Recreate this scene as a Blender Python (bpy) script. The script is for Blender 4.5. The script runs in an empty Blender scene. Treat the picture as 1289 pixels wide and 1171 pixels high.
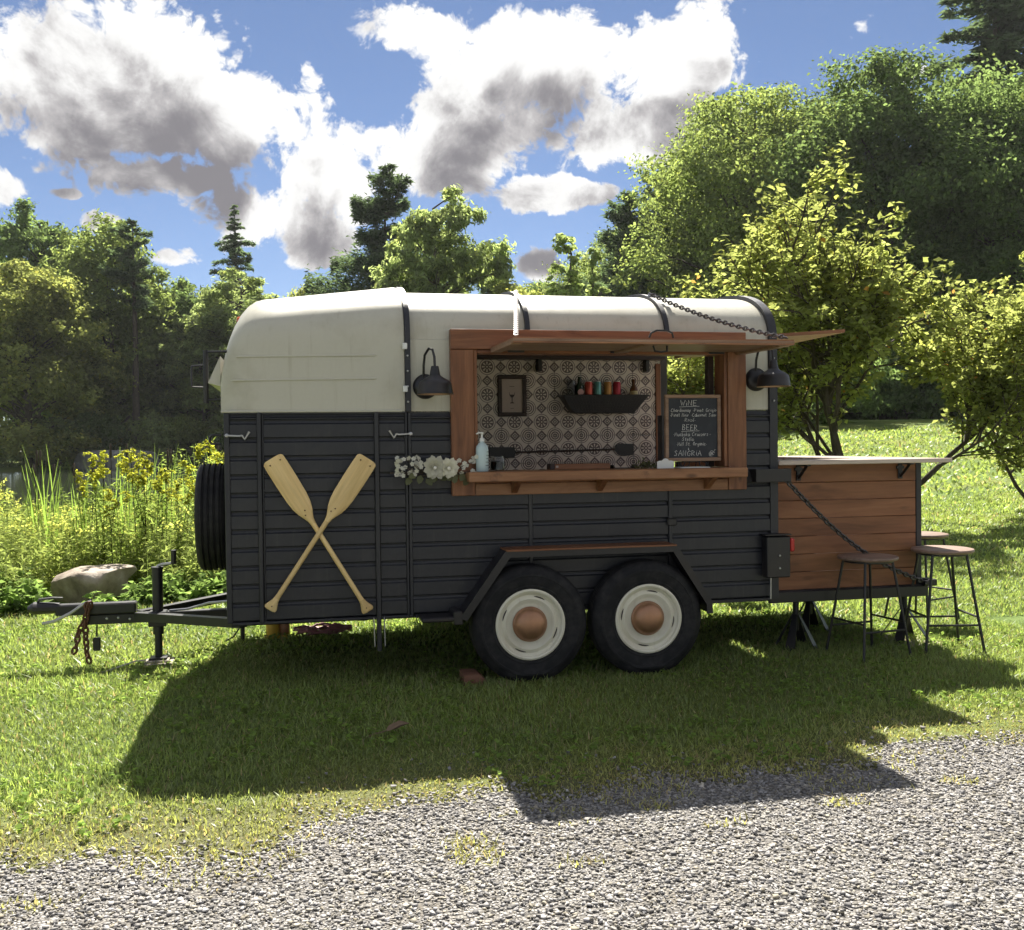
import bpy, math, random
import numpy as np
from mathutils import Vector, Matrix, Euler

scene = bpy.context.scene
COL = scene.collection
R = math.radians

# ------------------------------------------------------------------ camera
A = R(12.0)
PITCH = R(-1.169)
ROLL = R(0.7)
fw = Vector((math.sin(A)*math.cos(PITCH), math.cos(A)*math.cos(PITCH), math.sin(PITCH)))
rt = Vector((math.cos(A), -math.sin(A), 0.0))
up = rt.cross(fw)
r2 = rt*math.cos(ROLL) - up*math.sin(ROLL)
u2 = up*math.cos(ROLL) + rt*math.sin(ROLL)
cam_d = bpy.data.cameras.new('camera')
cam_d.sensor_width = 36.0
cam_d.lens = 1250.0/1289.0*36.0
cam_d.clip_start = 0.05
cam_d.clip_end = 2000.0
cam = bpy.data.objects.new('camera', cam_d)
COL.objects.link(cam)
m = Matrix((r2, u2, -fw)).transposed().to_4x4()
m.translation = Vector((-1.247, -5.869, 1.4))
cam.matrix_world = m
scene.camera = cam

# ------------------------------------------------------------------ exposure
vs = scene.view_settings
vs.view_transform = 'Standard'
vs.look = 'None'
vs.exposure = 1.55
vs.gamma = 1.0
vs.use_curve_mapping = False

# ------------------------------------------------------------------ node helper
class G:
    def __init__(self, tree):
        self.t = tree
        self.nodes = tree.nodes
    def node(self, typ, **kw):
        n = self.nodes.new(typ)
        for k, v in kw.items():
            setattr(n, k, v)
        return n
    def put(self, sock, v):
        if v is None:
            return
        if isinstance(v, bpy.types.NodeSocket):
            self.t.links.new(v, sock)
        else:
            if isinstance(v, (tuple, list)) and len(v) == 3 and sock.type == 'RGBA':
                v = (v[0], v[1], v[2], 1.0)
            sock.default_value = v
    def m(self, op, a, b=None, c=None, clamp=False):
        n = self.node('ShaderNodeMath', operation=op)
        n.use_clamp = clamp
        self.put(n.inputs[0], a); self.put(n.inputs[1], b); self.put(n.inputs[2], c)
        return n.outputs[0]
    def v(self, op, a, b=None, s=None):
        n = self.node('ShaderNodeVectorMath', operation=op)
        self.put(n.inputs[0], a); self.put(n.inputs[1], b)
        if s is not None:
            self.put(n.inputs['Scale'], s)
        return n.outputs['Value'] if op in ('DOT_PRODUCT', 'LENGTH', 'DISTANCE') else n.outputs[0]
    def xyz(self, vec):
        n = self.node('ShaderNodeSeparateXYZ'); self.put(n.inputs[0], vec)
        return n.outputs
    def comb(self, x, y, z):
        n = self.node('ShaderNodeCombineXYZ')
        for i, q in enumerate((x, y, z)): self.put(n.inputs[i], q)
        return n.outputs[0]
    def coord(self, which='Object'):
        return self.node('ShaderNodeTexCoord').outputs[which]
    def pos(self):
        return self.node('ShaderNodeNewGeometry').outputs['Position']
    def rand(self):
        return self.node('ShaderNodeObjectInfo').outputs['Random']
    def mapping(self, vec, scale=(1,1,1), loc=None, rot=None):
        n = self.node('ShaderNodeMapping')
        self.put(n.inputs['Vector'], vec); self.put(n.inputs['Scale'], scale)
        if loc is not None: self.put(n.inputs['Location'], loc)
        if rot is not None: self.put(n.inputs['Rotation'], rot)
        return n.outputs[0]
    def noise(self, vec, scale, detail=4.0, rough=0.55, dist=0.0, color=False):
        n = self.node('ShaderNodeTexNoise')
        self.put(n.inputs['Vector'], vec); n.inputs['Scale'].default_value = scale
        n.inputs['Detail'].default_value = detail; n.inputs['Roughness'].default_value = rough
        n.inputs['Distortion'].default_value = dist
        return n.outputs['Color'] if color else n.outputs['Fac']
    def voronoi(self, vec, scale, feature='F1', out='Distance', rnd=1.0):
        n = self.node('ShaderNodeTexVoronoi', feature=feature)
        self.put(n.inputs['Vector'], vec); n.inputs['Scale'].default_value = scale
        n.inputs['Randomness'].default_value = rnd
        return n.outputs[out]
    def ramp(self, fac, stops, interp='LINEAR'):
        n = self.node('ShaderNodeValToRGB'); n.color_ramp.interpolation = interp
        el = n.color_ramp.elements
        while len(el) < len(stops): el.new(0.5)
        for e, (p, c) in zip(el, stops):
            e.position = p
            e.color = (c, c, c, 1) if isinstance(c, (int, float)) else (c[0], c[1], c[2], 1)
        self.put(n.inputs[0], fac)
        return n.outputs[0]
    def sstep(self, x, lo, hi):
        n = self.node('ShaderNodeMapRange', interpolation_type='SMOOTHSTEP')
        self.put(n.inputs[0], x); n.inputs[1].default_value = lo; n.inputs[2].default_value = hi
        return n.outputs[0]
    def mix(self, fac, a, b, blend='MIX'):
        n = self.node('ShaderNodeMix', data_type='RGBA', blend_type=blend)
        self.put(n.inputs[0], fac); self.put(n.inputs[6], a); self.put(n.inputs[7], b)
        return n.outputs[2]
    def bump(self, h, strength=0.3, dist=0.01, normal=None):
        n = self.node('ShaderNodeBump')
        n.inputs['Strength'].default_value = strength; n.inputs['Distance'].default_value = dist
        self.put(n.inputs['Height'], h); self.put(n.inputs['Normal'], normal)
        return n.outputs[0]
    def bsdf(self, color, rough=0.5, metal=0.0, normal=None, **kw):
        n = self.node('ShaderNodeBsdfPrincipled')
        self.put(n.inputs['Base Color'], color); self.put(n.inputs['Roughness'], rough)
        self.put(n.inputs['Metallic'], metal); self.put(n.inputs['Normal'], normal)
        for k, v in kw.items(): self.put(n.inputs[k.replace('_', ' ')], v)
        return n.outputs[0]

# ------------------------------------------------------------------ sun and sky
SUN = Vector((0.162, 0.83, 1.0)).normalized()
SUN_EL = math.asin(SUN.z)
SUN_AZ = math.atan2(SUN.x, SUN.y)
ld = bpy.data.lights.new('sun', 'SUN')
ld.energy = 5.0
ld.angle = R(0.55)
ld.color = (1.0, 0.94, 0.84)
lo = bpy.data.objects.new('sun', ld)
COL.objects.link(lo)
lo.rotation_euler = (-SUN).to_track_quat('-Z', 'Y').to_euler()
lo.location = (2, 12, 20)

world = bpy.data.worlds.new('World')
scene.world = world
world.use_nodes = True
world.node_tree.nodes.clear()
g = G(world.node_tree)
sky = g.node('ShaderNodeTexSky', sky_type='NISHITA')
sky.sun_disc = False
sky.sun_elevation = SUN_EL
sky.sun_rotation = SUN_AZ
sky.air_density = 1.0
sky.dust_density = 0.1
sky.altitude = 2600.0
sky.ozone_density = 2.2
wdir = g.coord('Generated')
# cumulus clouds: (azimuth, elevation, half width, half height) in degrees, azimuth from 12 deg east of +Y
BLOBS = [(-22.37,19.08,8.82,4.53),(-13.8,17.7,5.7,2.94),(-9.92,15.65,5.83,2.85),(-14.31,12.98,4.13,1.86),(-11.3,11.61,2.21,1.36),
 (-6.79,15.73,2.71,2.06),(-18.68,14.38,3.97,1.12),(3.7,20.38,6.71,3.28),(-4.44,22.2,4.76,1.45),(-0.85,19.67,5.0,2.94),(9.54,21.26,3.71,2.83),
 (7.28,17.42,5.3,1.94),(0.94,17.62,4.99,1.95),(-1.81,16.4,3.19,1.32),(1.81,14.04,2.5,1.02),(4.53,13.98,1.36,0.5),(-3.65,14.72,2.73,1.18),
 (19.41,21.2,0.8,0.81),(19.72,18.57,1.68,0.49),(21.71,18.96,0.97,0.4),(-26.81,13.18,1.03,0.84),(-23.95,13.21,0.69,0.25),(-21.93,11.81,1.11,0.56),
 (-18.76,10.39,1.65,0.5),(1.76,10.14,1.28,0.97)]
def cloud_density(d, fine=True):
    x, y, z = g.xyz(d)
    xr = g.m('SUBTRACT', g.m('MULTIPLY', x, math.cos(A)), g.m('MULTIPLY', y, math.sin(A)))
    yr = g.m('ADD', g.m('MULTIPLY', x, math.sin(A)), g.m('MULTIPLY', y, math.cos(A)))
    az = g.m('MULTIPLY', g.m('ARCTAN2', xr, yr), 180/math.pi)
    el = g.m('MULTIPLY', g.m('ARCSINE', z), 180/math.pi)
    p2 = g.comb(az, el, 0.0)
    best = None
    for ca, ce, ra, re in BLOBS:
        k = 0.55 if re < 0.9 else (0.85 if re < 1.7 else 1.0)
        vm = g.node('ShaderNodeVectorMath', operation='MULTIPLY_ADD')
        g.put(vm.inputs[0], p2); vm.inputs[1].default_value = (1/ra, 1/re, 0); vm.inputs[2].default_value = (-ca/ra, -ce/re, 0)
        q = g.v('DOT_PRODUCT', vm.outputs[0], vm.outputs[0])
        b = g.m('MULTIPLY_ADD', q, -k, k)
        best = b if best is None else g.m('SMOOTH_MAX', best, b, 0.25)
    best = g.m('MAXIMUM', best, -1.2)
    low = g.noise(d, 3.1, 3.0, 0.5)
    out = g.m('MULTIPLY', g.m('SUBTRACT', low, 0.46), 6.0)  # cloud cover beyond the view, thickened to add fill light
    wa = g.m('SUBTRACT', 1.0, g.sstep(g.m('ABSOLUTE', az), 27.0, 36.0))
    we = g.m('SUBTRACT', 1.0, g.sstep(el, 23.5, 30.0))
    w = g.m('MULTIPLY', wa, we)
    b = g.m('ADD', g.m('MULTIPLY', best, w), g.m('MULTIPLY', out, g.m('SUBTRACT', 1.0, w)))
    n1 = g.noise(d, 10.0, 7.0 if fine else 2.0, 0.62, 0.3)
    dd = g.m('ADD', g.m('MULTIPLY_ADD', b, 0.62, 0.06), g.m('MULTIPLY', g.m('SUBTRACT', n1, 0.48), 3.0))
    if fine:
        bil = g.m('ABSOLUTE', g.m('SUBTRACT', g.noise(d, 26.0, 4.0, 0.6, 0.4), 0.5))       # rounded billows
        dd = g.m('ADD', dd, g.m('MULTIPLY', g.m('SUBTRACT', bil, 0.08), 2.2))
    return dd, el, n1
d0, el0, na = cloud_density(wdir)
offs = g.v('NORMALIZE', g.v('ADD', wdir, tuple(SUN*0.05 + Vector((0, 0, 0.035)))))
d1, _, _ = cloud_density(offs, False)
offs2 = g.v('NORMALIZE', g.v('ADD', wdir, tuple(SUN*0.012 + Vector((-0.004, 0, 0.010)))))
nb = g.noise(offs2, 10.0, 7.0, 0.62, 0.3)
alpha = g.sstep(d0, 0.0, 0.30)
horizon_fade = g.sstep(el0, 1.0, 6.0)
alpha = g.m('MULTIPLY', alpha, horizon_fade)
thick = g.m('ADD', g.m('MULTIPLY', d0, 0.24), g.m('MULTIPLY', d1, 0.80))
thick = g.m('SUBTRACT', thick, g.m('MULTIPLY', g.m('SUBTRACT', na, nb), 1.9))               # sunward faces of the billows are brighter
shade = g.sstep(thick, -0.02, 0.98)
ccol = g.ramp(shade, [(0.0, (1.0, 1.0, 0.985)), (0.25, (0.88, 0.875, 0.865)), (0.6, (0.52, 0.505, 0.51)), (1.0, (0.235, 0.225, 0.245))])
cl = g.v('SCALE', ccol, s=5.2)
mixc = g.mix(alpha, g.mix(1.0, sky.outputs[0], (0.55, 0.52, 0.53), 'MULTIPLY'), cl)
bg = g.node('ShaderNodeBackground')
g.put(bg.inputs['Color'], mixc)
bg.inputs['Strength'].default_value = 0.07
wo = g.node('ShaderNodeOutputWorld')
g.t.links.new(bg.outputs[0], wo.inputs[0])
world.cycles.sampling_method = 'MANUAL'
world.cycles.sample_map_resolution = 512
scene.cycles.max_bounces = 5
scene.cycles.use_adaptive_sampling = True
scene.cycles.adaptive_threshold = 0.02
scene.cycles.transparent_max_bounces = 12
scene.cycles.diffuse_bounces = 3
scene.cycles.caustics_reflective = False
scene.cycles.caustics_refractive = False

# ------------------------------------------------------------------ object helpers
WL = {}                                   # world location of every object built here (all roots unrotated while building)
def tag(o, label=None, cat=None, group=None, kind=None):
    if label: o['label'] = label
    if cat: o['category'] = cat
    if group: o['group'] = group
    if kind: o['kind'] = kind
    return o
def place(o, parent, wl):
    wl = Vector(wl); WL[o] = wl
    COL.objects.link(o)
    if parent is not None:
        o.parent = parent
        o.location = wl - WL[parent]
    else:
        o.location = wl
    return o
def thing(name, label, cat, loc, group=None):
    o = bpy.data.objects.new(name, None)
    o.empty_display_size = 0.1
    place(o, None, loc)
    return tag(o, label, cat, group)
def copy_tree(o, parent=None):
    c = o.copy()
    COL.objects.link(c)
    c.parent = parent
    for ch in o.children: copy_tree(ch, c)
    return c

def smooth(me, ang=35):
    n = len(me.polygons)
    me.polygons.foreach_set('use_smooth', np.ones(n, dtype=bool))
    try: me.set_sharp_from_angle(angle=R(ang))
    except Exception: pass

class MB:
    def __init__(self): self.v = []; self.f = []
    def add(self, vs, fs):
        o = len(self.v)
        self.v += [tuple(p) for p in vs]
        self.f += [tuple(i+o for i in f) for f in fs]
        return self
    def box(self, x0, x1, y0, y1, z0, z1, b=0.0):
        if b <= 0:
            vs = [(x,y,z) for x in (x0,x1) for y in (y0,y1) for z in (z0,z1)]
            return self.add(vs, [(0,1,3,2),(4,6,7,5),(0,4,5,1),(2,3,7,6),(0,2,6,4),(1,5,7,3)])
        b = min(b, (x1-x0)/2.01, (y1-y0)/2.01, (z1-z0)/2.01)
        c = ((x0,x1),(y0,y1),(z0,z1)); ix = {}; vs = []
        for i in (0,1):
            for j in (0,1):
                for k in (0,1):
                    for a in range(3):
                        s = (i,j,k)
                        p = [c[q][s[q]] + (0 if q == a else (b if s[q] == 0 else -b)) for q in range(3)]
                        ix[(i,j,k,a)] = len(vs); vs.append(p)
        fs = []
        for i in (0,1):
            q = [(i,0,0,0),(i,1,0,0),(i,1,1,0),(i,0,1,0)]
            fs.append([ix[w] for w in (q[::-1] if i == 0 else q)])
            q = [(0,i,0,1),(0,i,1,1),(1,i,1,1),(1,i,0,1)]
            fs.append([ix[w] for w in (q[::-1] if i == 0 else q)])
            q = [(0,0,i,2),(1,0,i,2),(1,1,i,2),(0,1,i,2)]
            fs.append([ix[w] for w in (q[::-1] if i == 0 else q)])
        for i in (0,1):
            for j in (0,1):
                fs.append([ix[(i,j,0,0)], ix[(i,j,0,1)], ix[(i,j,1,1)], ix[(i,j,1,0)]])
                fs.append([ix[(i,0,j,0)], ix[(i,0,j,2)], ix[(i,1,j,2)], ix[(i,1,j,0)]])
                fs.append([ix[(0,i,j,1)], ix[(0,i,j,2)], ix[(1,i,j,2)], ix[(1,i,j,1)]])
                for k in (0,1): fs.append([ix[(i,j,k,a)] for a in range(3)])
        return self.add(vs, fs)
    def tube(self, pts, r, n=8, caps=True, sy=1.0, upv=None):
        pts = [Vector(p) for p in pts]
        rs = list(r) if isinstance(r, (list, tuple)) else [r]*len(pts)
        vs = []; fs = []
        t = (pts[1]-pts[0]).normalized()
        u = Vector(upv) if upv else (Vector((0,0,1)) if abs(t.z) < 0.9 else Vector((1,0,0)))
        for i, p in enumerate(pts):
            if i == 0: t = pts[1]-pts[0]
            elif i == len(pts)-1: t = pts[-1]-pts[-2]
            else: t = (pts[i+1]-pts[i]).normalized() + (pts[i]-pts[i-1]).normalized()
            t.normalize()
            s = t.cross(u)
            if s.length < 1e-5: s = t.cross(Vector((0.3,0.8,0.5)))
            s.normalize(); u = s.cross(t)
            for k in range(n):
                a = 2*math.pi*(k+0.5)/n
                vs.append(p + s*(math.cos(a)*rs[i]) + u*(math.sin(a)*rs[i]*sy))
        for i in range(len(pts)-1):
            for k in range(n):
                a, b = i*n+k, i*n+(k+1) % n
                fs.append((a, b, b+n, a+n))
        if caps:
            fs.append(tuple(range(n))[::-1]); fs.append(tuple((len(pts)-1)*n+k for k in range(n)))
        return self.add(vs, fs)
    def lathe(self, prof, c=(0,0,0), n=32, axis='z', closed=False):
        vs = []; fs = []; L = len(prof)
        for k in range(n):
            a = 2*math.pi*k/n
            for r, h in prof:
                q = {'z': (r*math.cos(a), r*math.sin(a), h), 'y': (r*math.cos(a), h, r*math.sin(a)), 'x': (h, r*math.cos(a), r*math.sin(a))}[axis]
                vs.append((c[0]+q[0], c[1]+q[1], c[2]+q[2]))
        for k in range(n):
            k2 = (k+1) % n
            for i in range(L-1 if not closed else L):
                j = (i+1) % L
                fs.append((k*L+i, k2*L+i, k2*L+j, k*L+j))
        return self.add(vs, fs)
    def prism(self, poly, d0, d1, axis='y'):
        n = len(poly)
        def P(a, b, d): return {'y': (a, d, b), 'x': (d, a, b), 'z': (a, b, d)}[axis]
        vs = [P(a, b, d0) for a, b in poly] + [P(a, b, d1) for a, b in poly]
        fs = [tuple(range(n))[::-1], tuple(range(n, 2*n))] + [(i, (i+1) % n, (i+1) % n+n, i+n) for i in range(n)]
        return self.add(vs, fs)
    def mesh(self, name, origin=(0,0,0), ang=35, sm=True):
        me = bpy.data.meshes.new(name)
        o = Vector(origin)
        me.from_pydata([tuple(Vector(p)-o) for p in self.v], [], self.f)
        import bmesh
        bm = bmesh.new(); bm.from_mesh(me)
        bmesh.ops.remove_doubles(bm, verts=bm.verts, dist=1e-5)
        bmesh.ops.recalc_face_normals(bm, faces=bm.faces)
        bm.to_mesh(me); bm.free()
        if sm: smooth(me, ang)
        return me
    def center(self):
        a = np.array(self.v)
        return Vector((a.min(0)+a.max(0))/2)
    def build(self, name, mat, parent=None, origin=None, ang=35, sm=True):
        c = self.center() if origin is None else Vector(origin)
        me = self.mesh(name, c, ang, sm)
        me.materials.append(mat)
        o = bpy.data.objects.new(name, me)
        return place(o, parent, c)
def put_mesh(name, me, parent, wl):
    return place(bpy.data.objects.new(name, me), parent, wl)

def np_mesh(name, V, F, mat, tint=None, smooth_it=False, mats=None):
    V = np.asarray(V, dtype=np.float32); F = np.asarray(F, dtype=np.int32)
    me = bpy.data.meshes.new(name)
    n, k = F.shape
    me.vertices.add(len(V)); me.vertices.foreach_set('co', V.ravel())
    me.loops.add(n*k); me.loops.foreach_set('vertex_index', F.ravel())
    me.polygons.add(n)
    me.polygons.foreach_set('loop_start', np.arange(0, n*k, k, dtype=np.int32))
    me.polygons.foreach_set('loop_total', np.full(n, k, dtype=np.int32))
    if smooth_it: me.polygons.foreach_set('use_smooth', np.ones(n, dtype=bool))
    me.update(calc_edges=True)
    if tint is not None:
        at = me.attributes.new('tint', 'FLOAT_COLOR', 'POINT')
        c = np.ones((len(V), 4), dtype=np.float32); c[:, :3] = tint
        at.data.foreach_set('color', c.ravel())
    me.materials.append(mat)
    return me

def chain_mesh(pts, link=0.035, wire=0.005):
    """interlocked oval links along a polyline"""
    mb = MB()
    P = [Vector(p) for p in pts]
    seg = [(P[i+1]-P[i]).length for i in range(len(P)-1)]
    L = sum(seg); n = max(2, int(L/(link*0.74)))
    def along(s):
        for i, q in enumerate(seg):
            if s <= q or i == len(seg)-1: return P[i].lerp(P[i+1], s/q), (P[i+1]-P[i]).normalized()
            s -= q
    for i in range(n):
        p, t = along(L*(i+0.5)/n)
        u = t.cross(Vector((0.13, 0.3, 0.95))).normalized(); w = t.cross(u)
        if i % 2: u, w = w, -u
        ring = []
        for k in range(10):
            a = 2*math.pi*k/10
            ring.append(p + t*(math.cos(a)*link*0.5) + u*(math.sin(a)*link*0.30))
        ring.append(ring[0]); ring.append(ring[1])
        mb.tube(ring, wire, 5, caps=False, upv=tuple(w))
    return mb
# ------------------------------------------------------------------ materials
def make_mat(name, fn):
    mt = bpy.data.materials.new(name)
    mt.use_nodes = True
    mt.node_tree.nodes.clear()
    q = G(mt.node_tree)
    sh = fn(q)
    out = q.node('ShaderNodeOutputMaterial')
    if isinstance(sh, tuple):
        q.t.links.new(sh[0], out.inputs['Surface'])
        if sh[1] is not None: q.t.links.new(sh[1], out.inputs['Displacement'])
    else:
        q.t.links.new(sh, out.inputs['Surface'])
    return mt

def paint(base, rough=0.5, var=0.12, dirt=(0.1, 0.09, 0.07), dirt_amt=0.25, bump=0.15, spec=0.5):
    def fn(q):
        c = q.coord('Object')
        big = q.noise(c, 2.3, 5, 0.6)
        fine = q.noise(c, 38.0, 4, 0.6)
        col = q.mix(q.m('MULTIPLY', q.sstep(big, 0.48, 0.75), dirt_amt), base, dirt)
        st = q.noise(q.mapping(q.v('ADD', c, q.comb(q.m('MULTIPLY', q.rand(), 9.0), 0.0, 0.0)), (26, 26, 1.6)), 1.0, 5, 0.65)
        col = q.mix(q.m('MULTIPLY', q.sstep(st, 0.52, 0.78), dirt_amt*0.8), col, dirt)
        k = q.m('ADD', 1-var, q.m('MULTIPLY', fine, 2*var))
        col = q.mix(1.0, col, q.comb(k, k, k), 'MULTIPLY')
        rg = q.m('ADD', rough-0.1, q.m('MULTIPLY', q.noise(c, 9.0, 4), 0.2))
        return q.bsdf(col, rg, 0.0, q.bump(q.m('ADD', fine, big), bump, 0.004), Specular_IOR_Level=spec)
    return fn

def metal(base, rough=0.4, met=0.9, var=0.3):
    def fn(q):
        c = q.coord('Object')
        n = q.noise(c, 14.0, 5, 0.6)
        col = q.mix(n, tuple(x*(1-var) for x in base), tuple(min(1, x*(1+var)) for x in base))
        return q.bsdf(col, q.m('ADD', rough-0.12, q.m('MULTIPLY', n, 0.24)), met, q.bump(n, 0.1, 0.002))
    return fn

def wood(dark, mid, light, grain=9.0, axis=0, rough=0.5, knots=True, bump=0.25, wear=None):
    def fn(q):
        c = q.coord('Object')
        r = q.rand()
        off = q.comb(q.m('MULTIPLY', r, 17.3), q.m('MULTIPLY', r, 31.7), q.m('MULTIPLY', r, 7.9))
        c2 = q.v('ADD', c, off)
        s = [grain*2.2]*3; s[axis] = grain*0.16
        mp = q.mapping(c2, tuple(s))
        warp = q.noise(q.mapping(c2, tuple([3.0 if i != axis else 1.2 for i in range(3)])), 1.0, 3, 0.5, color=True)
        mp = q.v('ADD', mp, q.v('SCALE', warp, s=2.2))
        n1 = q.noise(mp, 1.0, 6, 0.6, 0.4)
        n2 = q.noise(q.mapping(c2, tuple([grain*9 if i != axis else grain*0.5 for i in range(3)])), 1.0, 4, 0.6)
        n3 = q.noise(c2, 2.0, 3, 0.5)
        col = q.ramp(n1, [(0.25, dark), (0.48, mid), (0.75, light)])
        k = q.m('ADD', 0.78, q.m('MULTIPLY', n2, 0.44))
        col = q.mix(1.0, col, q.comb(k, k, k), 'MULTIPLY')
        k3 = q.m('ADD', 0.7, q.m('ADD', q.m('MULTIPLY', n3, 0.4), q.m('MULTIPLY', r, 0.28)))
        col = q.mix(1.0, col, q.comb(k3, k3, k3), 'MULTIPLY')
        if knots:
            sk = [7.0]*3; sk[axis] = 2.6
            kd = q.voronoi(q.mapping(c2, tuple(sk)), 1.0)
            col = q.mix(q.m('MULTIPLY', q.m('SUBTRACT', 1.0, q.sstep(kd, 0.05, 0.15)), 0.8*float(knots)), col, tuple(x*0.4 for x in dark))
        if wear:
            w = q.noise(c2, 5.0, 6, 0.7)
            col = q.mix(q.m('MULTIPLY', q.sstep(w, 0.56, 0.7), 0.6), col, wear)
        return q.bsdf(col, rough, 0.0, q.bump(q.m('ADD', n1, n2), bump, 0.003), Specular_IOR_Level=0.35)
    return fn

M = {}
M['cream'] = make_mat('cream_paint', paint((0.50, 0.487, 0.41), 0.36, 0.035, (0.30, 0.27, 0.19), 0.5, 0.08))
M['black'] = make_mat('black_paint', paint((0.014, 0.0155, 0.022), 0.42, 0.25, (0.050, 0.047, 0.046), 0.6, 0.35))
M['black_metal'] = make_mat('black_metal', paint((0.011, 0.011, 0.014), 0.40, 0.2, (0.05, 0.035, 0.025), 0.35, 0.2))
M['steel'] = make_mat('galvanised_steel', metal((0.42, 0.42, 0.43), 0.38))
M['rust'] = make_mat('rusty_steel', metal((0.13, 0.06, 0.035), 0.75, 0.3))
M['chain'] = make_mat('dark_chain', metal((0.10, 0.095, 0.095), 0.45, 0.8))
M['chain_bright'] = make_mat('bright_chain', metal((0.42, 0.41, 0.40), 0.4, 0.5))
M['copper'] = make_mat('copper_hubcap', metal((0.40, 0.22, 0.13), 0.42, 0.7, 0.35))
M['rim'] = make_mat('cream_rim', paint((0.74, 0.71, 0.58), 0.35, 0.04, (0.35, 0.25, 0.15), 0.35, 0.08))
M['red'] = make_mat('red_lens', lambda q: q.bsdf((0.45, 0.02, 0.02), 0.2))
M['orange'] = make_mat('amber_lens', lambda q: q.bsdf((0.6, 0.11, 0.02), 0.25))
M['wood'] = make_mat('stained_board', wood((0.085, 0.032, 0.016), (0.20, 0.082, 0.038), (0.31, 0.145, 0.072), 9, 0, 0.42))
M['wood_v'] = make_mat('stained_upright', wood((0.085, 0.032, 0.016), (0.20, 0.082, 0.038), (0.31, 0.145, 0.072), 9, 2, 0.42))
M['counter'] = make_mat('counter_board', wood((0.13, 0.053, 0.026), (0.27, 0.128, 0.062), (0.40, 0.21, 0.11), 9, 0, 0.45, wear=(0.05, 0.025, 0.02)))
M['bar_wood'] = make_mat('bar_plank', wood((0.12, 0.047, 0.023), (0.225, 0.096, 0.046), (0.31, 0.145, 0.073), 7, 0, 0.5, knots=0.45))
M['bar_top'] = make_mat('bar_top', wood((0.26, 0.2, 0.165), (0.42, 0.35, 0.30), (0.52, 0.45, 0.4), 9, 0, 0.35, knots=False))  # paler than the planks: sunlit brightness of the top put into the colour
M['seat_wood'] = make_mat('stool_seat', wood((0.10, 0.065, 0.05), (0.2, 0.135, 0.105), (0.3, 0.21, 0.17), 10, 0, 0.45, knots=False))
M['paddle'] = make_mat('pale_paddle_wood', wood((0.50, 0.33, 0.13), (0.68, 0.49, 0.22), (0.78, 0.60, 0.31), 8, 2, 0.5, knots=False, bump=0.1))
M['plain_wood'] = make_mat('weathered_block', wood((0.09, 0.04, 0.026), (0.16, 0.075, 0.048), (0.22, 0.11, 0.075), 10, 0, 0.7))
M['frame_wood'] = make_mat('menu_frame', wood((0.16, 0.09, 0.055), (0.27, 0.17, 0.115), (0.36, 0.24, 0.17), 12, 0, 0.5, knots=False))
M['dark_frame'] = make_mat('dark_frame', wood((0.02, 0.012, 0.012), (0.035, 0.022, 0.02), (0.06, 0.04, 0.035), 12, 0, 0.45, knots=False))
def _slate(q):
    c = q.coord('Object')
    n = q.noise(c, 7.0, 6, 0.65)
    col = q.mix(q.sstep(n, 0.45, 0.8), (0.010, 0.014, 0.024), (0.035, 0.042, 0.055))
    return q.bsdf(col, 0.55)
M['slate'] = make_mat('chalkboard', _slate)
M['chalk'] = make_mat('chalk', lambda q: q.bsdf((0.8, 0.8, 0.78), 0.9))
M['white'] = make_mat('white_plastic', lambda q: q.bsdf((0.75, 0.76, 0.75), 0.35))
M['pale_blue'] = make_mat('cloudy_bottle', lambda q: q.bsdf((0.50, 0.63, 0.66), 0.25, Subsurface_Weight=0.0))
M['paper'] = make_mat('print_paper', lambda q: q.bsdf(q.mix(q.noise(q.coord(), 60.0, 3), (0.42, 0.35, 0.31), (0.5, 0.42, 0.38)), 0.8))
M['ink'] = make_mat('ink', lambda q: q.bsdf((0.03, 0.02, 0.02), 0.7))
M['concrete'] = make_mat('concrete_pad', paint((0.42, 0.37, 0.31), 0.85, 0.2, (0.2, 0.16, 0.12), 0.4, 0.4))
M['yellow'] = make_mat('yellow_paint', paint((0.75, 0.47, 0.04), 0.45, 0.1, (0.2, 0.13, 0.05), 0.5, 0.2))
M['cord'] = make_mat('pink_cord', lambda q: q.bsdf((0.34, 0.13, 0.13), 0.5))
M['white_cord'] = make_mat('white_rope', lambda q: q.bsdf((0.6, 0.57, 0.5), 0.8))
M['lamp_copper'] = make_mat('lamp_lining', metal((0.5, 0.32, 0.22), 0.4, 0.6))
M['bulb'] = make_mat('unlit_bulb', lambda q: q.bsdf((0.8, 0.78, 0.7), 0.15))
M['interior'] = make_mat('interior_board', paint((0.55, 0.50, 0.44), 0.6, 0.1, (0.15, 0.1, 0.08), 0.3, 0.1))
M['can_red'] = make_mat('red_can', metal((0.55, 0.09, 0.06), 0.3, 0.4))
M['can_dkred'] = make_mat('dark_red_can', metal((0.38, 0.03, 0.05), 0.3, 0.4))
M['can_teal'] = make_mat('teal_can', metal((0.12, 0.33, 0.33), 0.3, 0.4))
M['can_orange'] = make_mat('amber_can', metal((0.45, 0.22, 0.06), 0.3, 0.4))
M['silver'] = make_mat('can_silver', metal((0.7, 0.7, 0.7), 0.28, 0.9))
M['amber_glass'] = make_mat('amber_glass', lambda q: q.bsdf((0.10, 0.04, 0.015), 0.1))
M['green_glass'] = make_mat('dark_green_glass', lambda q: q.bsdf((0.012, 0.03, 0.018), 0.08))
M['label_tan'] = make_mat('tan_label', lambda q: q.bsdf((0.5, 0.42, 0.22), 0.6))
M['label_pink'] = make_mat('pink_label', lambda q: q.bsdf((0.6, 0.36, 0.36), 0.6))
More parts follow.
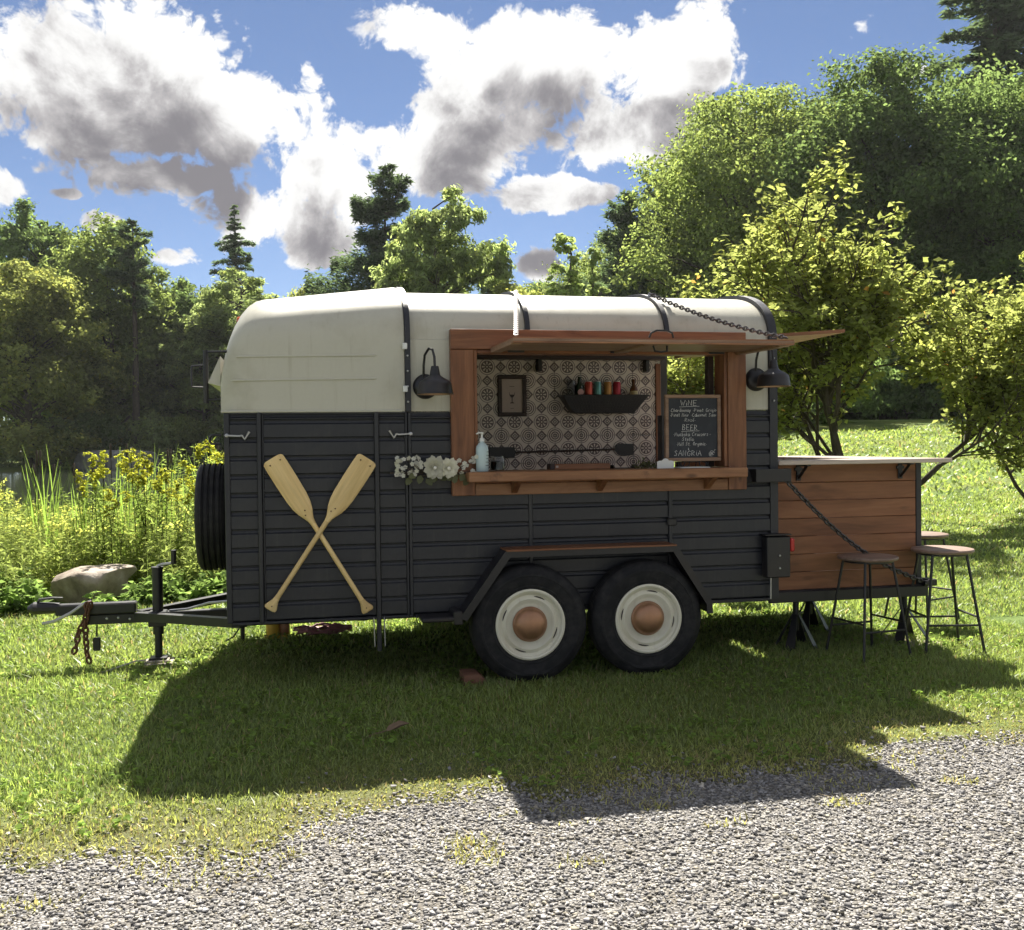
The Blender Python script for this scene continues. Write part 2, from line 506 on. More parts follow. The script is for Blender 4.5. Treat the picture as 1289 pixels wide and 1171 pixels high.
M['glass'] = make_mat('clear_glass', lambda q: q.bsdf((0.9, 0.93, 0.92), 0.03, Transmission_Weight=1.0, IOR=1.3))
M['jar_fill'] = make_mat('dark_jar_contents', lambda q: q.bsdf((0.02, 0.015, 0.02), 0.35))

def _rubber(q):
    c = q.coord('Object')
    n = q.noise(c, 16.0, 5, 0.65); nb = q.noise(c, 3.0, 3, 0.5)
    col = q.mix(q.sstep(q.m('ADD', n, q.m('MULTIPLY', nb, 0.4)), 0.55, 0.95), (0.008, 0.008, 0.010), (0.028, 0.027, 0.027))
    return q.bsdf(col, 0.68, 0, q.bump(n, 0.2, 0.003), Specular_IOR_Level=0.3)
M['rubber'] = make_mat('tyre_rubber', _rubber)

def _tile(q):
    x, y, z = q.xyz(q.coord('Object'))
    P = 0.22
    u = q.m('DIVIDE', q.m('ABSOLUTE', x), P); w = q.m('DIVIDE', q.m('ABSOLUTE', z), P)     # 0..0.5
    def ln(a, b): return q.m('SQRT', q.m('ADD', q.m('MULTIPLY', a, a), q.m('MULTIPLY', b, b)))
    rc = ln(u, w)
    hu = q.m('SUBTRACT', 0.5, u); hw = q.m('SUBTRACT', 0.5, w)
    rk = ln(hu, hw)
    dm = q.m('MINIMUM', q.m('ADD', hu, w), q.m('ADD', u, hw))
    def band(r, a, b): return q.m('MULTIPLY', q.m('GREATER_THAN', r, a), q.m('LESS_THAN', r, b))
    th = q.m('ARCTAN2', w, u)
    inner = q.m('LESS_THAN', rc, 0.292)
    petal = q.m('GREATER_THAN', q.m('COSINE', q.m('MULTIPLY', th, 8.0)), 0.15)
    star = q.m('MAXIMUM', band(rc, 0.222, 0.268), q.m('MAXIMUM', q.m('MULTIPLY', petal, band(rc, 0.075, 0.185)), q.m('LESS_THAN', rc, 0.03)))
    ring = q.m('LESS_THAN', rk, 0.292)
    rings = q.m('MAXIMUM', band(rk, 0.228, 0.268), q.m('MAXIMUM', band(rk, 0.148, 0.190), q.m('MAXIMUM', band(rk, 0.075, 0.108), q.m('LESS_THAN', rk, 0.03))))
    loz = q.m('MAXIMUM', q.m('LESS_THAN', dm, 0.040), band(dm, 0.085, 0.115))
    field = q.m('MAXIMUM', q.m('GREATER_THAN', dm, 0.20), loz)
    a = q.m('ADD', q.m('MULTIPLY', inner, star), q.m('MULTIPLY', ring, rings))
    notin = q.m('SUBTRACT', 1.0, q.m('MAXIMUM', inner, ring))
    fac = q.m('ADD', a, q.m('MULTIPLY', notin, field), clamp=True)
    c = q.coord('Object')
    n = q.noise(c, 30.0, 4, 0.6)
    pale = q.mix(n, (0.62, 0.55, 0.49), (0.72, 0.65, 0.58))
    dark = q.mix(n, (0.10, 0.072, 0.075), (0.15, 0.11, 0.108))
    return q.bsdf(q.mix(fac, dark, pale), 0.35, 0, q.bump(n, 0.05, 0.001))
M['tile'] = make_mat('patterned_tile', _tile)

def leaf_fn(base, trans=0.45, rough=0.55, gloss=0.0, tmul=2.3):
    def fn(q):
        tn = q.node('ShaderNodeAttribute'); tn.attribute_name = 'tint'
        r = q.rand()
        k = q.m('ADD', 0.86, q.m('MULTIPLY', r, 0.28))
        col = q.mix(1.0, base, tn.outputs['Color'], 'MULTIPLY')
        col = q.mix(1.0, col, q.comb(k, k, q.m('MULTIPLY', k, 0.95)), 'MULTIPLY')
        d = q.node('ShaderNodeBsdfDiffuse'); q.put(d.inputs[0], col)
        t = q.node('ShaderNodeBsdfTranslucent')
        q.put(t.inputs[0], q.mix(1.0, col, (tmul*0.97, tmul*1.0, tmul*0.68), 'MULTIPLY'))
        mx = q.node('ShaderNodeMixShader'); mx.inputs[0].default_value = trans
        q.t.links.new(d.outputs[0], mx.inputs[1]); q.t.links.new(t.outputs[0], mx.inputs[2])
        if gloss <= 0: return mx.outputs[0]
        gl = q.node('ShaderNodeBsdfGlossy'); gl.inputs['Roughness'].default_value = rough
        gl.inputs['Color'].default_value = (0.8, 0.85, 0.8, 1)
        m2 = q.node('ShaderNodeMixShader'); m2.inputs[0].default_value = gloss
        q.t.links.new(mx.outputs[0], m2.inputs[1]); q.t.links.new(gl.outputs[0], m2.inputs[2])
        return m2.outputs[0]
    return fn
M['leaf_maple'] = make_mat('maple_leaf', leaf_fn((0.15, 0.185, 0.076), 0.55))
M['leaf_dark'] = make_mat('dark_leaf', leaf_fn((0.105, 0.145, 0.066), 0.55))
M['leaf_yellow'] = make_mat('yellow_green_leaf', leaf_fn((0.21, 0.23, 0.095), 0.55))
M['leaf_willow'] = make_mat('willow_leaf', leaf_fn((0.20, 0.24, 0.125), 0.55))
M['needle'] = make_mat('pine_needle', leaf_fn((0.085, 0.12, 0.075), 0.4))
M['grass'] = make_mat('grass_blade', leaf_fn((0.205, 0.262, 0.083), 0.5, 0.45, 0.04, 1.65))
M['weed'] = make_mat('weed_leaf', leaf_fn((0.165, 0.20, 0.088), 0.52))
M['petal'] = make_mat('white_petal', leaf_fn((0.82, 0.8, 0.74), 0.3, 0.5, 0.02, 1.0))
M['sprig'] = make_mat('sprig_leaf', leaf_fn((0.16, 0.17, 0.10), 0.3))

def _bark(q):
    c = q.coord('Object')
    n = q.noise(q.mapping(c, (6, 6, 1.2)), 3.0, 6, 0.65)
    return q.bsdf(q.ramp(n, [(0.3, (0.03, 0.022, 0.017)), (0.6, (0.085, 0.066, 0.052)), (0.8, (0.15, 0.125, 0.1))]), 0.9, 0, q.bump(n, 0.6, 0.03))
M['bark'] = make_mat('bark', _bark)
def _stone(q):
    c = q.coord('Object')
    n = q.noise(c, 4.0, 8, 0.65); n2 = q.noise(c, 22.0, 5, 0.6)
    col = q.ramp(n, [(0.3, (0.13, 0.1, 0.075)), (0.52, (0.3, 0.25, 0.2)), (0.72, (0.46, 0.42, 0.36))])
    return q.bsdf(col, 0.85, 0, q.bump(q.m('ADD', n, q.m('MULTIPLY', n2, 0.5)), 0.5, 0.03))
M['stone'] = make_mat('boulder_stone', _stone)
def _greystone(q):
    c = q.coord('Object')
    n = q.noise(c, 1.3, 8, 0.7)
    return q.bsdf(q.ramp(n, [(0.3, (0.1, 0.1, 0.1)), (0.6, (0.28, 0.28, 0.27)), (0.75, (0.42, 0.41, 0.4))]), 0.85, 0, q.bump(n, 0.8, 0.2))
M['grey_stone'] = make_mat('grey_stone', _greystone)
# ------------------------------------------------------------------ the setting: lawn, gravel, pond
CAMX, CAMY = -1.247, -5.869
def sst(x, a, b):
    t = np.clip((np.asarray(x, dtype=float)-a)/(b-a), 0, 1)
    return t*t*(3-2*t)
def to_view(x, y):
    dx, dy = np.asarray(x)-CAMX, np.asarray(y)-CAMY
    return dx*math.cos(A)-dy*math.sin(A), dx*math.sin(A)+dy*math.cos(A)
def ground_z(x, y):
    a, b = to_view(x, y)
    hill = 2.45*sst(b, 13, 52)*sst(a, 1.0, 14.0)
    far = 1.2*sst(b, 75, 140) + 7.0*sst(b, 68, 105)*sst(a, 4.0, 20.0)
    e = np.sqrt(((a+27)/23.0)**2 + ((b-48)/33.0)**2)
    pond = -0.75*(1-sst(e, 0.90, 1.06))
    lump = 0.02*np.sin(x*1.7+0.4)*np.sin(y*1.3+1.1)*sst(np.hypot(x, y), 2.5, 6)
    return hill*(1-0) + far + pond + lump
def gz(x, y): return float(ground_z(x, y))
_er = np.random.default_rng(4)
_ph = _er.uniform(0, 6.28, 8)
def gravel_edge(x):
    """y of the ragged line where the lawn gives way to gravel"""
    x = np.asarray(x, dtype=float)
    e = -2.05 - 0.27*sst(-x, 0.6, 2.2) + 0.12*sst(x, 0.8, 2.2)
    for i, (f, a_) in enumerate(((1.3, .05), (2.9, .07), (5.1, .06), (9.7, .05), (17., .035), (31., .02))):
        e = e + a_*np.sin(f*x+_ph[i])
    return e

def _lawn(q):
    p = q.pos()
    n1 = q.noise(p, 0.55, 5, 0.6); n2 = q.noise(p, 7.0, 6, 0.7); n3 = q.noise(p, 60.0, 4, 0.7); n4 = q.noise(p, 0.09, 4, 0.6)
    col = q.ramp(n2, [(0.3, (0.065, 0.10, 0.03)), (0.52, (0.13, 0.19, 0.055)), (0.75, (0.19, 0.255, 0.08))])
    col = q.mix(q.sstep(n1, 0.45, 0.7), col, (0.19, 0.21, 0.06))
    col = q.mix(q.m('MULTIPLY', q.sstep(n4, 0.5, 0.68), 0.55), col, (0.22, 0.23, 0.075))
    k = q.m('ADD', 0.55, q.m('MULTIPLY', n3, 0.9))
    col = q.mix(1.0, col, q.comb(k, k, k), 'MULTIPLY')
    # bare earth under the sparse grass by the gravel
    y = q.xyz(p)[1]
    soil = q.m('SUBTRACT', 1.0, q.sstep(q.m('ADD', y, q.m('MULTIPLY', n2, 0.5)), -1.75, -1.2))
    col = q.mix(q.m('MULTIPLY', soil, 0.75), col, q.mix(n3, (0.085, 0.08, 0.04), (0.20, 0.19, 0.12)))
    return q.bsdf(col, 0.95, 0, q.bump(q.m('ADD', n2, n3), 0.7, 0.03), Specular_IOR_Level=0.1)
M['lawn'] = make_mat('lawn', _lawn)
# one sheet, fine near the trailer and coarse towards the horizon
xs = np.concatenate([np.linspace(-240, -60, 16), np.linspace(-55, -9, 24), np.linspace(-8, 12, 41), np.linspace(13, 60, 30), np.linspace(66, 240, 16)])
ys = np.concatenate([np.linspace(-60, -8, 10), np.linspace(-7, 14, 43), np.linspace(15, 100, 60), np.linspace(106, 300, 20)])
X, Y = np.meshgrid(xs, ys, indexing='ij')
V = np.stack([X, Y, ground_z(X, Y)], -1).reshape(-1, 3)
nx, ny = len(xs), len(ys)
I = np.arange(nx*ny).reshape(nx, ny)
F = np.stack([I[:-1, :-1], I[1:, :-1], I[1:, 1:], I[:-1, 1:]], -1).reshape(-1, 4)
me = np_mesh('lawn', V, F, M['lawn'], smooth_it=True)
tag(place(bpy.data.objects.new('lawn', me), None, (0, 0, 0)), kind='structure')

def _gravel(q):
    p = q.pos()
    vor = q.node('ShaderNodeTexVoronoi'); q.put(vor.inputs['Vector'], p); vor.inputs['Scale'].default_value = 85.0
    vd, vc = vor.outputs['Distance'], vor.outputs['Color']
    s = q.xyz(vc)[0]
    n = q.noise(p, 2.2, 5, 0.6)
    col = q.ramp(s, [(0.0, (0.16, 0.155, 0.15)), (0.5, (0.32, 0.31, 0.295)), (1.0, (0.5, 0.48, 0.45))])
    col = q.mix(q.sstep(n, 0.5, 0.75), col, (0.16, 0.14, 0.11))
    gap = q.sstep(vd, 0.35, 0.62)
    col = q.mix(gap, col, (0.15, 0.142, 0.13))
    return q.bsdf(col, 0.9, 0, q.bump(q.m('SUBTRACT', 1.0, vd), 1.0, 0.012), Specular_IOR_Level=0.2)
M['gravel'] = make_mat('gravel', _gravel)
gx = np.concatenate([np.linspace(-40, -6, 18), np.linspace(-5.7, 6, 196), np.linspace(6.3, 40, 18)])
ge = gravel_edge(gx)
V = np.concatenate([np.stack([gx, ge, np.full_like(gx, 0.006)], -1), np.stack([gx, np.full_like(gx, -9.0), np.full_like(gx, 0.006)], -1)])
V[:, 2] += 0.0
n = len(gx)
F = np.stack([np.arange(n-1)+n, np.arange(1, n)+n, np.arange(1, n), np.arange(n-1)], -1)
me = np_mesh('gravel_driveway', V, F, M['gravel'])
tag(place(bpy.data.objects.new('gravel_driveway', me), None, (0, 0, 0)), kind='structure')

def _water(q):
    n = q.noise(q.mapping(q.pos(), (0.5, 2.0, 1)), 1.2, 4, 0.6)
    return q.bsdf((0.035, 0.045, 0.03), 0.06, 0, q.bump(n, 0.12, 0.05))
M['water'] = make_mat('pond_water', _water)
a = np.linspace(0, 2*math.pi, 96, endpoint=False)
pa, pb = -27+23.4*np.cos(a), 48+33.6*np.sin(a)
wx = CAMX + pa*math.cos(A) + pb*math.sin(A); wy = CAMY - pa*math.sin(A) + pb*math.cos(A)
me = bpy.data.meshes.new('pond')
me.from_pydata([(float(x), float(y), -0.2) for x, y in zip(wx, wy)], [], [tuple(range(96))])
me.materials.append(M['water'])
tag(place(bpy.data.objects.new('pond', me), None, (0, 0, 0)), kind='structure')
# ------------------------------------------------------------------ the converted horse trailer
TW = 1.95
XF, XR = -1.655, 1.70
tr = thing('horse_trailer', 'black and cream vintage horse trailer converted into a bar with a wooden serving window', 'trailer', (0, 0.97, 0))
rnd = random.Random(7)

# chassis and floor
mb = MB()
mb.box(XF, XR, 0.02, 0.09, 0.376, 0.402, 0.004)
mb.box(XF, XR, TW-0.09, TW-0.02, 0.376, 0.402, 0.004)
for x in (-1.62, -0.9, -0.2, 0.43, 1.05, 1.64): mb.box(x-0.03, x+0.03, 0.09, TW-0.09, 0.362, 0.40)
mb.box(XF, XR, 0.021, TW-0.021, 0.404, 0.43)
mb.build('chassis', M['black_metal'], tr)
MB().box(-0.615, 1.69, 0.05, TW-0.07, 0.432, 0.446).build('bounce_floor', M['interior'], tr)  # pale floor out of view, added to brighten the interior
# walls (lower half, dark) with the planks in front
wall = MB()
wall.box(XF, XR, 0.0, 0.03, 0.432, 1.15)
wall.box(XF, -0.30, 0.0, 0.03, 1.15, 1.60)
wall.box(1.42, XR, 0.0, 0.03, 1.15, 1.60)
MB().box(-0.615, 1.66, 0.0315, 0.045, 0.45, 1.15).build('bounce_lining', M['interior'], tr)  # unseen pale panel, added to bounce light around inside
side = wall.build('side_wall', M['black'], tr)
rows = []
z = 0.405
PITCHZ = 0.1045
while z < 1.59:
    rows.append((z, min(z+PITCHZ, 1.592))); z += PITCHZ
bays = [(-1.64, -1.492, 0.4, 1.6), (-1.452, -0.828, 0.4, 1.6), (-0.796, -0.648, 0.4, 1.6), (-0.608, 0.094, 0.4, 1.13), (0.122, 0.986, 0.4, 1.13), (1.014, 1.675, 0.4, 1.13),
        (-0.608, -0.36, 1.12, 1.6), (1.485, 1.675, 1.12, 1.6)]
cache = {}
for bi, (x0, x1, zl, zh) in enumerate(bays):
    for (a0, a1) in rows:
        c = (a0+a1)/2
        if not (zl < c < zh) or (bi >= 6 and c < 1.13): continue
        key = (bi, round(a1-a0, 3))
        if key not in cache:
            w2, h2 = (x1-x0)/2, (a1-a0)/2-0.0045
            mp = MB()
            # shiplap profile: a rounded lower edge and a stepped upper edge
            prof = [(0.0, -h2), (-0.016, -h2), (-0.0205, -h2+0.006), (-0.0205, h2-0.018), (-0.012, h2-0.010), (-0.010, h2), (0.0, h2)]
            mp.add([(s*w2, y, zz) for s in (-1, 1) for y, zz in prof],
                   [tuple(range(7))[::-1], tuple(range(7, 14))] + [(i, i+1, i+8, i+7) for i in range(6)])
            cache[key] = mp.mesh('plank'); cache[key].materials.append(M['black'])
        o = put_mesh('plank', cache[key], side, ((x0+x1)/2, -0.001+rnd.uniform(-0.0015, 0.0015), c))
        o.rotation_euler = (rnd.uniform(-0.006, 0.006), rnd.uniform(-0.0012, 0.0012), 0)
# upright rails of the side
def rail(x0, x1, z0, z1, d=0.036, name='rail', mat='black'):
    return MB().box(x0, x1, -d, 0.0, z0, z1, 0.003).build(name, M[mat], tr)
rail(-1.672, -1.641, 0.40, 1.60, 0.03, 'corner_post'); rail(-1.490, -1.466, 0.40, 1.60, 0.042); rail(-1.464, -1.453, 0.40, 1.595, 0.026)
rail(-0.826, -0.800, 0.20, 1.60, 0.042); rail(-0.646, -0.632, 0.385, 1.60, 0.03); rail(-0.629, -0.609, 0.385, 1.60, 0.026)
rail(0.096, 0.120, 0.44, 1.11, 0.026); rail(0.988, 1.012, 0.44, 1.11, 0.034)
MB().box(0.975, 1.035, -0.05, -0.03, 0.885, 0.93, 0.006).build('hinge', M['black_metal'], tr)
MB().box(-1.64, -0.61, -0.03, 0.0, 0.388, 0.4035, 0.003).build('sill_rail', M['black'], tr)
MB().box(-0.60, 1.675, -0.018, 0.0, 0.382, 0.4035, 0.003).build('sill_rail', M['black'], tr)
MB().box(-1.64, -0.64, -0.03, -0.002, 1.593, 1.603).build('drip_rail', M['black'], tr)
# cream upper side panels
MB().box(-0.608, -0.30, -0.008, 0.03, 1.603, 2.029, 0.003).build('upper_panel', M['cream'], tr)
MB().box(1.42, 1.675, -0.008, 0.03, 1.603, 2.029, 0.003).build('upper_panel', M['cream'], tr)
MB().box(-0.30, 1.42, 0.0, 0.03, 1.968, 2.029).build('window_header', M['interior'], tr)
MB().box(-1.655, 1.66, TW-0.03, TW, 0.432, 2.0).build('far_wall', M['black'], tr)
MB().box(-1.655, -1.63, 0.031, TW-0.031, 0.432, 1.90).build('front_wall', M['black'], tr)
MB().box(-0.66, -0.62, 0.031, TW-0.031, 0.432, 2.1).build('partition', M['interior'], tr)

# barrel roof
def arch(n=32, rise=0.375, z0=2.03, y0=0.0, y1=TW, off=0.0):
    pts = []
    c = (y0+y1)/2; hw = (y1-y0)/2
    for i in range(n+1):
        t = math.pi*i/n
        cy, sz = math.cos(t), math.sin(t)
        ex = 0.8
        yy = c - hw*math.copysign(abs(cy)**ex, cy)*(1+off/hw)
        zz = z0 + (rise+off)*abs(sz)**ex
        pts.append((yy, zz))
    return pts
def arch_strip(x0, x1, out, inn, z_extra=None):
    """closed shell between two arches, from x0 to x1"""
    a, b = list(out), list(inn)
    if z_extra is not None:
        a = [(a[0][0], z_extra)] + a + [(a[-1][0], z_extra)]
        b = [(b[0][0], z_extra)] + b + [(b[-1][0], z_extra)]
    n = len(a); mb = MB(); vs = []
    for x in (x0, x1):
        vs += [(x, y, zz) for y, zz in a] + [(x, y, zz) for y, zz in b]
    fs = []
    for i in range(n-1):
        fs += [(i, i+1, 2*n+i+1, 2*n+i), (n+i, 3*n+i, 3*n+i+1, n+i+1), (i, n+i, n+i+1, i+1), (2*n+i, 2*n+i+1, 3*n+i+1, 3*n+i)]
    for i in (0, n-1): fs.append((i, 2*n+i, 3*n+i, n+i))
    return mb.add(vs, fs)
roof = arch_strip(-0.625, 1.705, arch(off=0.0), arch(off=-0.02)).build('roof', M['cream'], tr, ang=30)
for x, dz in ((0.105, None), (0.995, None)):
    arch_strip(x-0.014, x+0.014, arch(off=0.022), arch(off=0.001)).build('rib', M['black'], roof)
arch_strip(-0.640, -0.608, arch(off=0.035), arch(off=0.002), 1.603).build('rib', M['black'], roof)
arch_strip(1.677, 1.730, arch(off=0.026), arch(off=-0.03), 0.40).build('rib', M['black'], roof)
# bolts on the ribs
for x in (-0.626, 1.70):
    for zz in (1.66, 1.75, 1.84, 1.93):
        MB().lathe([(0, -0.044), (0.005, -0.043), (0.007, -0.036)], (x, 0.0, zz), 8, 'y').build('bolt', M['steel'], roof)

# nose hood in front: a lofted cap, a little larger than the roof behind it
def hood_section(x):
    # side profile of the top line: rises to the back, rounds over at the nose
    t = (x + 1.688)/(1.688-0.635)
    top = 2.315 + 0.125*t
    if x < -1.45:
        q = (x+1.45)/0.239
        top = 1.80 + (top-1.80)*max(0.0, 1-abs(q)**2.2*0.995)**0.5
    base = arch(off=0.028)
    inset = 0.05*max(0, (-1.52-x)/0.17)**2
    pts = []
    zb = 1.600
    for y, zz in [(base[0][0], zb), (base[0][0], 1.80)] + base + [(base[-1][0], 1.80), (base[-1][0], zb)]:
        k = (top-zb)/(2.433-zb)
        yy = y + inset*(1 if y < TW/2 else -1)*(1-abs(y-TW/2)/TW*0)
        pts.append((yy, zb+(zz-zb)*k))
    return pts
hx = [-1.688, -1.685, -1.677, -1.664, -1.645, -1.62, -1.585, -1.545, -1.50, -1.45, -1.38, -1.25, -1.0, -0.8, -0.66, -0.643, -0.637]
secs = [hood_section(x) for x in hx]
secs[-1] = [(y+(0.016 if y < TW/2 else -0.016), zz-0.018*max(0, (zz-1.6)/0.8)) for y, zz in secs[-1]]
secs[-2] = [(y+(0.004 if y < TW/2 else -0.004), zz-0.004*max(0, (zz-1.6)/0.8)) for y, zz in secs[-2]]
mb = MB(); n = len(secs[0])
mb.add([(x, y, zz) for x, s in zip(hx, secs) for y, zz in s],
       [(i*n+k, i*n+k+1, (i+1)*n+k+1, (i+1)*n+k) for i in range(len(hx)-1) for k in range(n-1)] + [tuple(range(n))[::-1]])
hood = mb.build('nose_hood', M['cream'], tr, ang=50)
for zz, xa, xb in ((1.925, -1.60, -0.80), (1.79, -1.63, -0.80)):
    MB().tube([(xa, -0.026, zz-0.008), (xa+0.02, -0.029, zz-0.007), (xb-0.02, -0.029, zz+0.006), (xb, -0.026, zz+0.006)], [0.002, 0.006, 0.006, 0.002], 8).build('swage_line', M['cream'], hood)
MB().tube([(-1.685, -0.03, 1.607), (-0.66, -0.03, 1.607)], 0.007, 6).build('lower_lip', M['cream'], hood)
MB().prism([(-1.69, 1.93), (-1.76, 1.775), (-1.69, 1.755)], 0.06, TW-0.06).build('nose_lip', M['cream'], hood)
MB().lathe([(0.0, -0.02), (0.018, -0.014), (0.022, 0.0), (0.022, 0.01)], (-1.592, 0.30, 2.165), 12, 'x').build('marker_lamp', M['orange'], hood)
for zz in (1.985, 1.735):
    MB().box(-0.655, -0.628, -0.05, -0.028, zz-0.018, zz+0.018, 0.003).build('hasp', M['white'], hood)

# window guard bracket on the nose, latches and a hook
mb = MB()
mb.tube([(-1.775, 0.10, 1.66), (-1.775, 0.10, 1.965)], 0.016, 8)
for zz in (1.68, 1.955): mb.tube([(-1.775, 0.10, zz), (-1.65, 0.06, zz)], 0.008, 8)
mb.tube([(-1.775, 0.10, 1.75), (-1.85, 0.12, 1.755), (-1.855, 0.12, 1.76), (-1.855, 0.12, 1.87), (-1.85, 0.12, 1.875), (-1.775, 0.10, 1.88)], 0.006, 6)
mb.build('window_guard', M['black_metal'], tr)
mb = MB(); mb.tube([(-1.685, -0.03, 1.425), (-1.735, -0.03, 1.425), (-1.75, -0.03, 1.44), (-1.75, -0.03, 1.46), (-1.735, -0.03, 1.475), (-1.685, -0.03, 1.475)], 0.007, 6)
mb.build('tie_ring', M['black_metal'], tr)
for x0, s in ((-1.655, 1), (-0.615, -1)):
    mb = MB()
    mb.tube([(x0, -0.05, 1.472), (x0+s*0.07, -0.052, 1.468), (x0+s*0.085, -0.055, 1.472)], 0.007, 6)
    mb.tube([(x0+s*0.085, -0.058, 1.472), (x0+s*0.10, -0.06, 1.45), (x0+s*0.125, -0.06, 1.492)], 0.008, 6)
    mb.lathe([(0, -0.06), (0.011, -0.055), (0.012, -0.03)], (x0, 0, 1.472), 8, 'y')
    mb.build('latch', M['steel'], tr)
for x in (-0.845, -0.785):
    MB().tube([(x, -0.045, 0.40), (x+0.004, -0.047, 0.23)], 0.004, 6).build('drop_pin', M['steel'], tr)

# ---- wheels
def wheel(cx, cy, cz, s, name='wheel'):
    """s = -1: outside face towards -y"""
    prof = [(0.212, 0.060), (0.210, 0.083), (0.200, 0.088), (0.190, 0.083), (0.186, 0.070), (0.172, 0.060), (0.162, 0.064), (0.150, 0.070), (0.140, 0.067), (0.128, 0.058), (0.118, 0.055), (0.0, 0.055)]
    w = MB().lathe([(r, s*h) for r, h in prof], (cx, cy, cz), 56, 'y').build(name, M['rim'], tr, origin=(cx, cy, cz))
    t = MB()
    tp = [(0.205, 0.070), (0.215, 0.082), (0.222, 0.0835), (0.225, 0.087), (0.230, 0.0875), (0.233, 0.0855), (0.262, 0.0915), (0.285, 0.0915), (0.288, 0.094), (0.300, 0.0925), (0.303, 0.089), (0.320, 0.083), (0.335, 0.073), (0.345, 0.060)]
    tread = []
    for k in range(5):
        yy = 0.055-0.11*k/4
        if k: tread += [(0.338, yy+0.0165), (0.338, yy+0.012), (0.349, yy+0.011)]
        else: tread += [(0.349, 0.052)]
        tread += [(0.349, yy-0.007)] if k < 4 else [(0.349, -0.052)]
    prof2 = tp + tread + [(r, -h) for r, h in tp[::-1]]
    t.lathe([(r, s*h) for r, h in prof2], (cx, cy, cz), 64, 'y', closed=True)
    # the tyre sits flat where it carries weight
    t.v = [(x, y + (0.008*(1 if y > cy else -1) if zz < 0.06 else 0), max(zz, 0.002)) for x, y, zz in t.v]
    t.build('tyre', M['rubber'], w, origin=(cx, cy, cz))
    hc = [(0.104, 0.056), (0.104, 0.066), (0.100, 0.071), (0.097, 0.073), (0.096, 0.080), (0.090, 0.097), (0.076, 0.111), (0.055, 0.120), (0.03, 0.125), (0.0, 0.127)]
    MB().lathe([(r, s*h) for r, h in hc], (cx, cy, cz), 40, 'y').build('hubcap', M['copper'], w)
    ph = rnd.uniform(0, 1.5)
    for k in range(4):
        a0 = ph + k*math.pi/2
        arc = [(cx+0.166*math.cos(a0+q*0.085), cy+s*0.0632, cz+0.166*math.sin(a0+q*0.085)) for q in range(6)]
        MB().tube(arc, [0.001, 0.0035, 0.004, 0.004, 0.0035, 0.001], 6).build('slot', M['ink'], w)
    return w
for cx, cz in ((0.060, 0.340), (0.792, 0.340)):
    wheel(cx, -0.112, cz, -1)
    wheel(cx, TW+0.112, cz, 1)
mb = MB()
for cx in (0.060, 0.792): mb.tube([(cx, -0.06, 0.34), (cx, TW+0.06, 0.34)], 0.03, 10)
mb.build('axles', M['black_metal'], tr)
# ---- fender with its step
def fender(y0, y1):
    path = [(-0.355, 0.405), (-0.085, 0.775), (0.965, 0.775), (1.185, 0.43), (1.188, 0.36)]
    mb = MB(); t = 0.012
    inner = [(-0.340, 0.40), (-0.078, 0.760), (0.957, 0.760), (1.172, 0.425), (1.175, 0.36)]
    poly = path + inner[::-1]
    mb.prism(poly, y0, y1)
    o = mb.build('fender', M['black_metal'], tr, ang=20)
    lipo = [(-0.365, 0.40), (-0.092, 0.779), (0.970, 0.779), (1.193, 0.432), (1.196, 0.358)]
    lipi = [(-0.322, 0.385), (-0.064, 0.742), (0.944, 0.742), (1.156, 0.415), (1.157, 0.358)]
    yy = (y0-0.004, y0+0.006) if y0 < 0 else (y1-0.006, y1+0.004)
    MB().prism(lipo+lipi[::-1], *yy).build('fender_lip', M['black_metal'], o, ang=20)
fender(-0.215, -0.022)
MB().box(-0.085, 0.965, -0.225, -0.022, 0.7765, 0.787, 0.002).build('flare_strip', M['wood'], tr)  # reddish strip standing in for orange lens flare along the fender top
fender(TW+0.022, TW+0.215)
st = MB().box(-0.585, -0.345, -0.215, -0.022, 0.382, 0.408, 0.008)
st.build('step', M['black_metal'], tr)
MB().box(-0.40, -0.345, -0.218, -0.03, 0.362, 0.44, 0.006).build('step_bracket', M['black_metal'], tr)

# ---- drawbar
mb = MB()
for s, yb in ((-1, 0.30), (1, 1.64)):
    a, b = Vector((-1.60, yb, 0.345)), Vector((-2.30, 0.97+s*0.035, 0.315))
    mb.tube([a, b], 0.042, 4, sy=0.9)
dra = mb.build('drawbar', M['black_metal'], tr, ang=20)
MB().box(-2.62, -1.66, 0.935, 1.005, 0.272, 0.335, 0.005).build('drawbar_beam', M['black_metal'], dra)
MB().box(-2.80, -2.31, 0.925, 1.015, 0.338, 0.408, 0.008).build('coupler_sleeve', M['black_metal'], dra)
mb = MB()
mb.tube([(-2.78, 0.97, 0.385), (-2.86, 0.97, 0.388), (-2.93, 0.97, 0.39), (-2.965, 0.97, 0.385)], [0.045, 0.05, 0.055, 0.03], 12, sy=0.75)
mb.tube([(-2.92, 0.97, 0.41), (-2.90, 0.97, 0.445), (-2.82, 0.97, 0.452), (-2.76, 0.97, 0.45)], [0.012, 0.014, 0.014, 0.008], 8, sy=0.6)
mb.build('coupler', M['black_metal'], dra)
mb = MB(); mb.tube([(-2.87, 0.90, 0.30), (-2.80, 0.905, 0.31), (-2.70, 0.91, 0.36), (-2.62, 0.92, 0.415), (-2.58, 0.93, 0.425)], 0.011, 8)
mb.build('brake_lever', M['steel'], dra)
for k, (x, zl, dx) in enumerate(((-2.615, 0.03, 0.02), (-2.66, 0.10, -0.03))):
    pts = [(-2.60+0.02*k, 0.905, 0.42), (-2.61, 0.90, 0.33), (x, 0.905, 0.22), (x+dx*0.3, 0.91, zl+0.06), (x+dx, 0.915, zl)]
    chain_mesh(pts, 0.05, 0.008).build('safety_chain', M['rust'], dra)
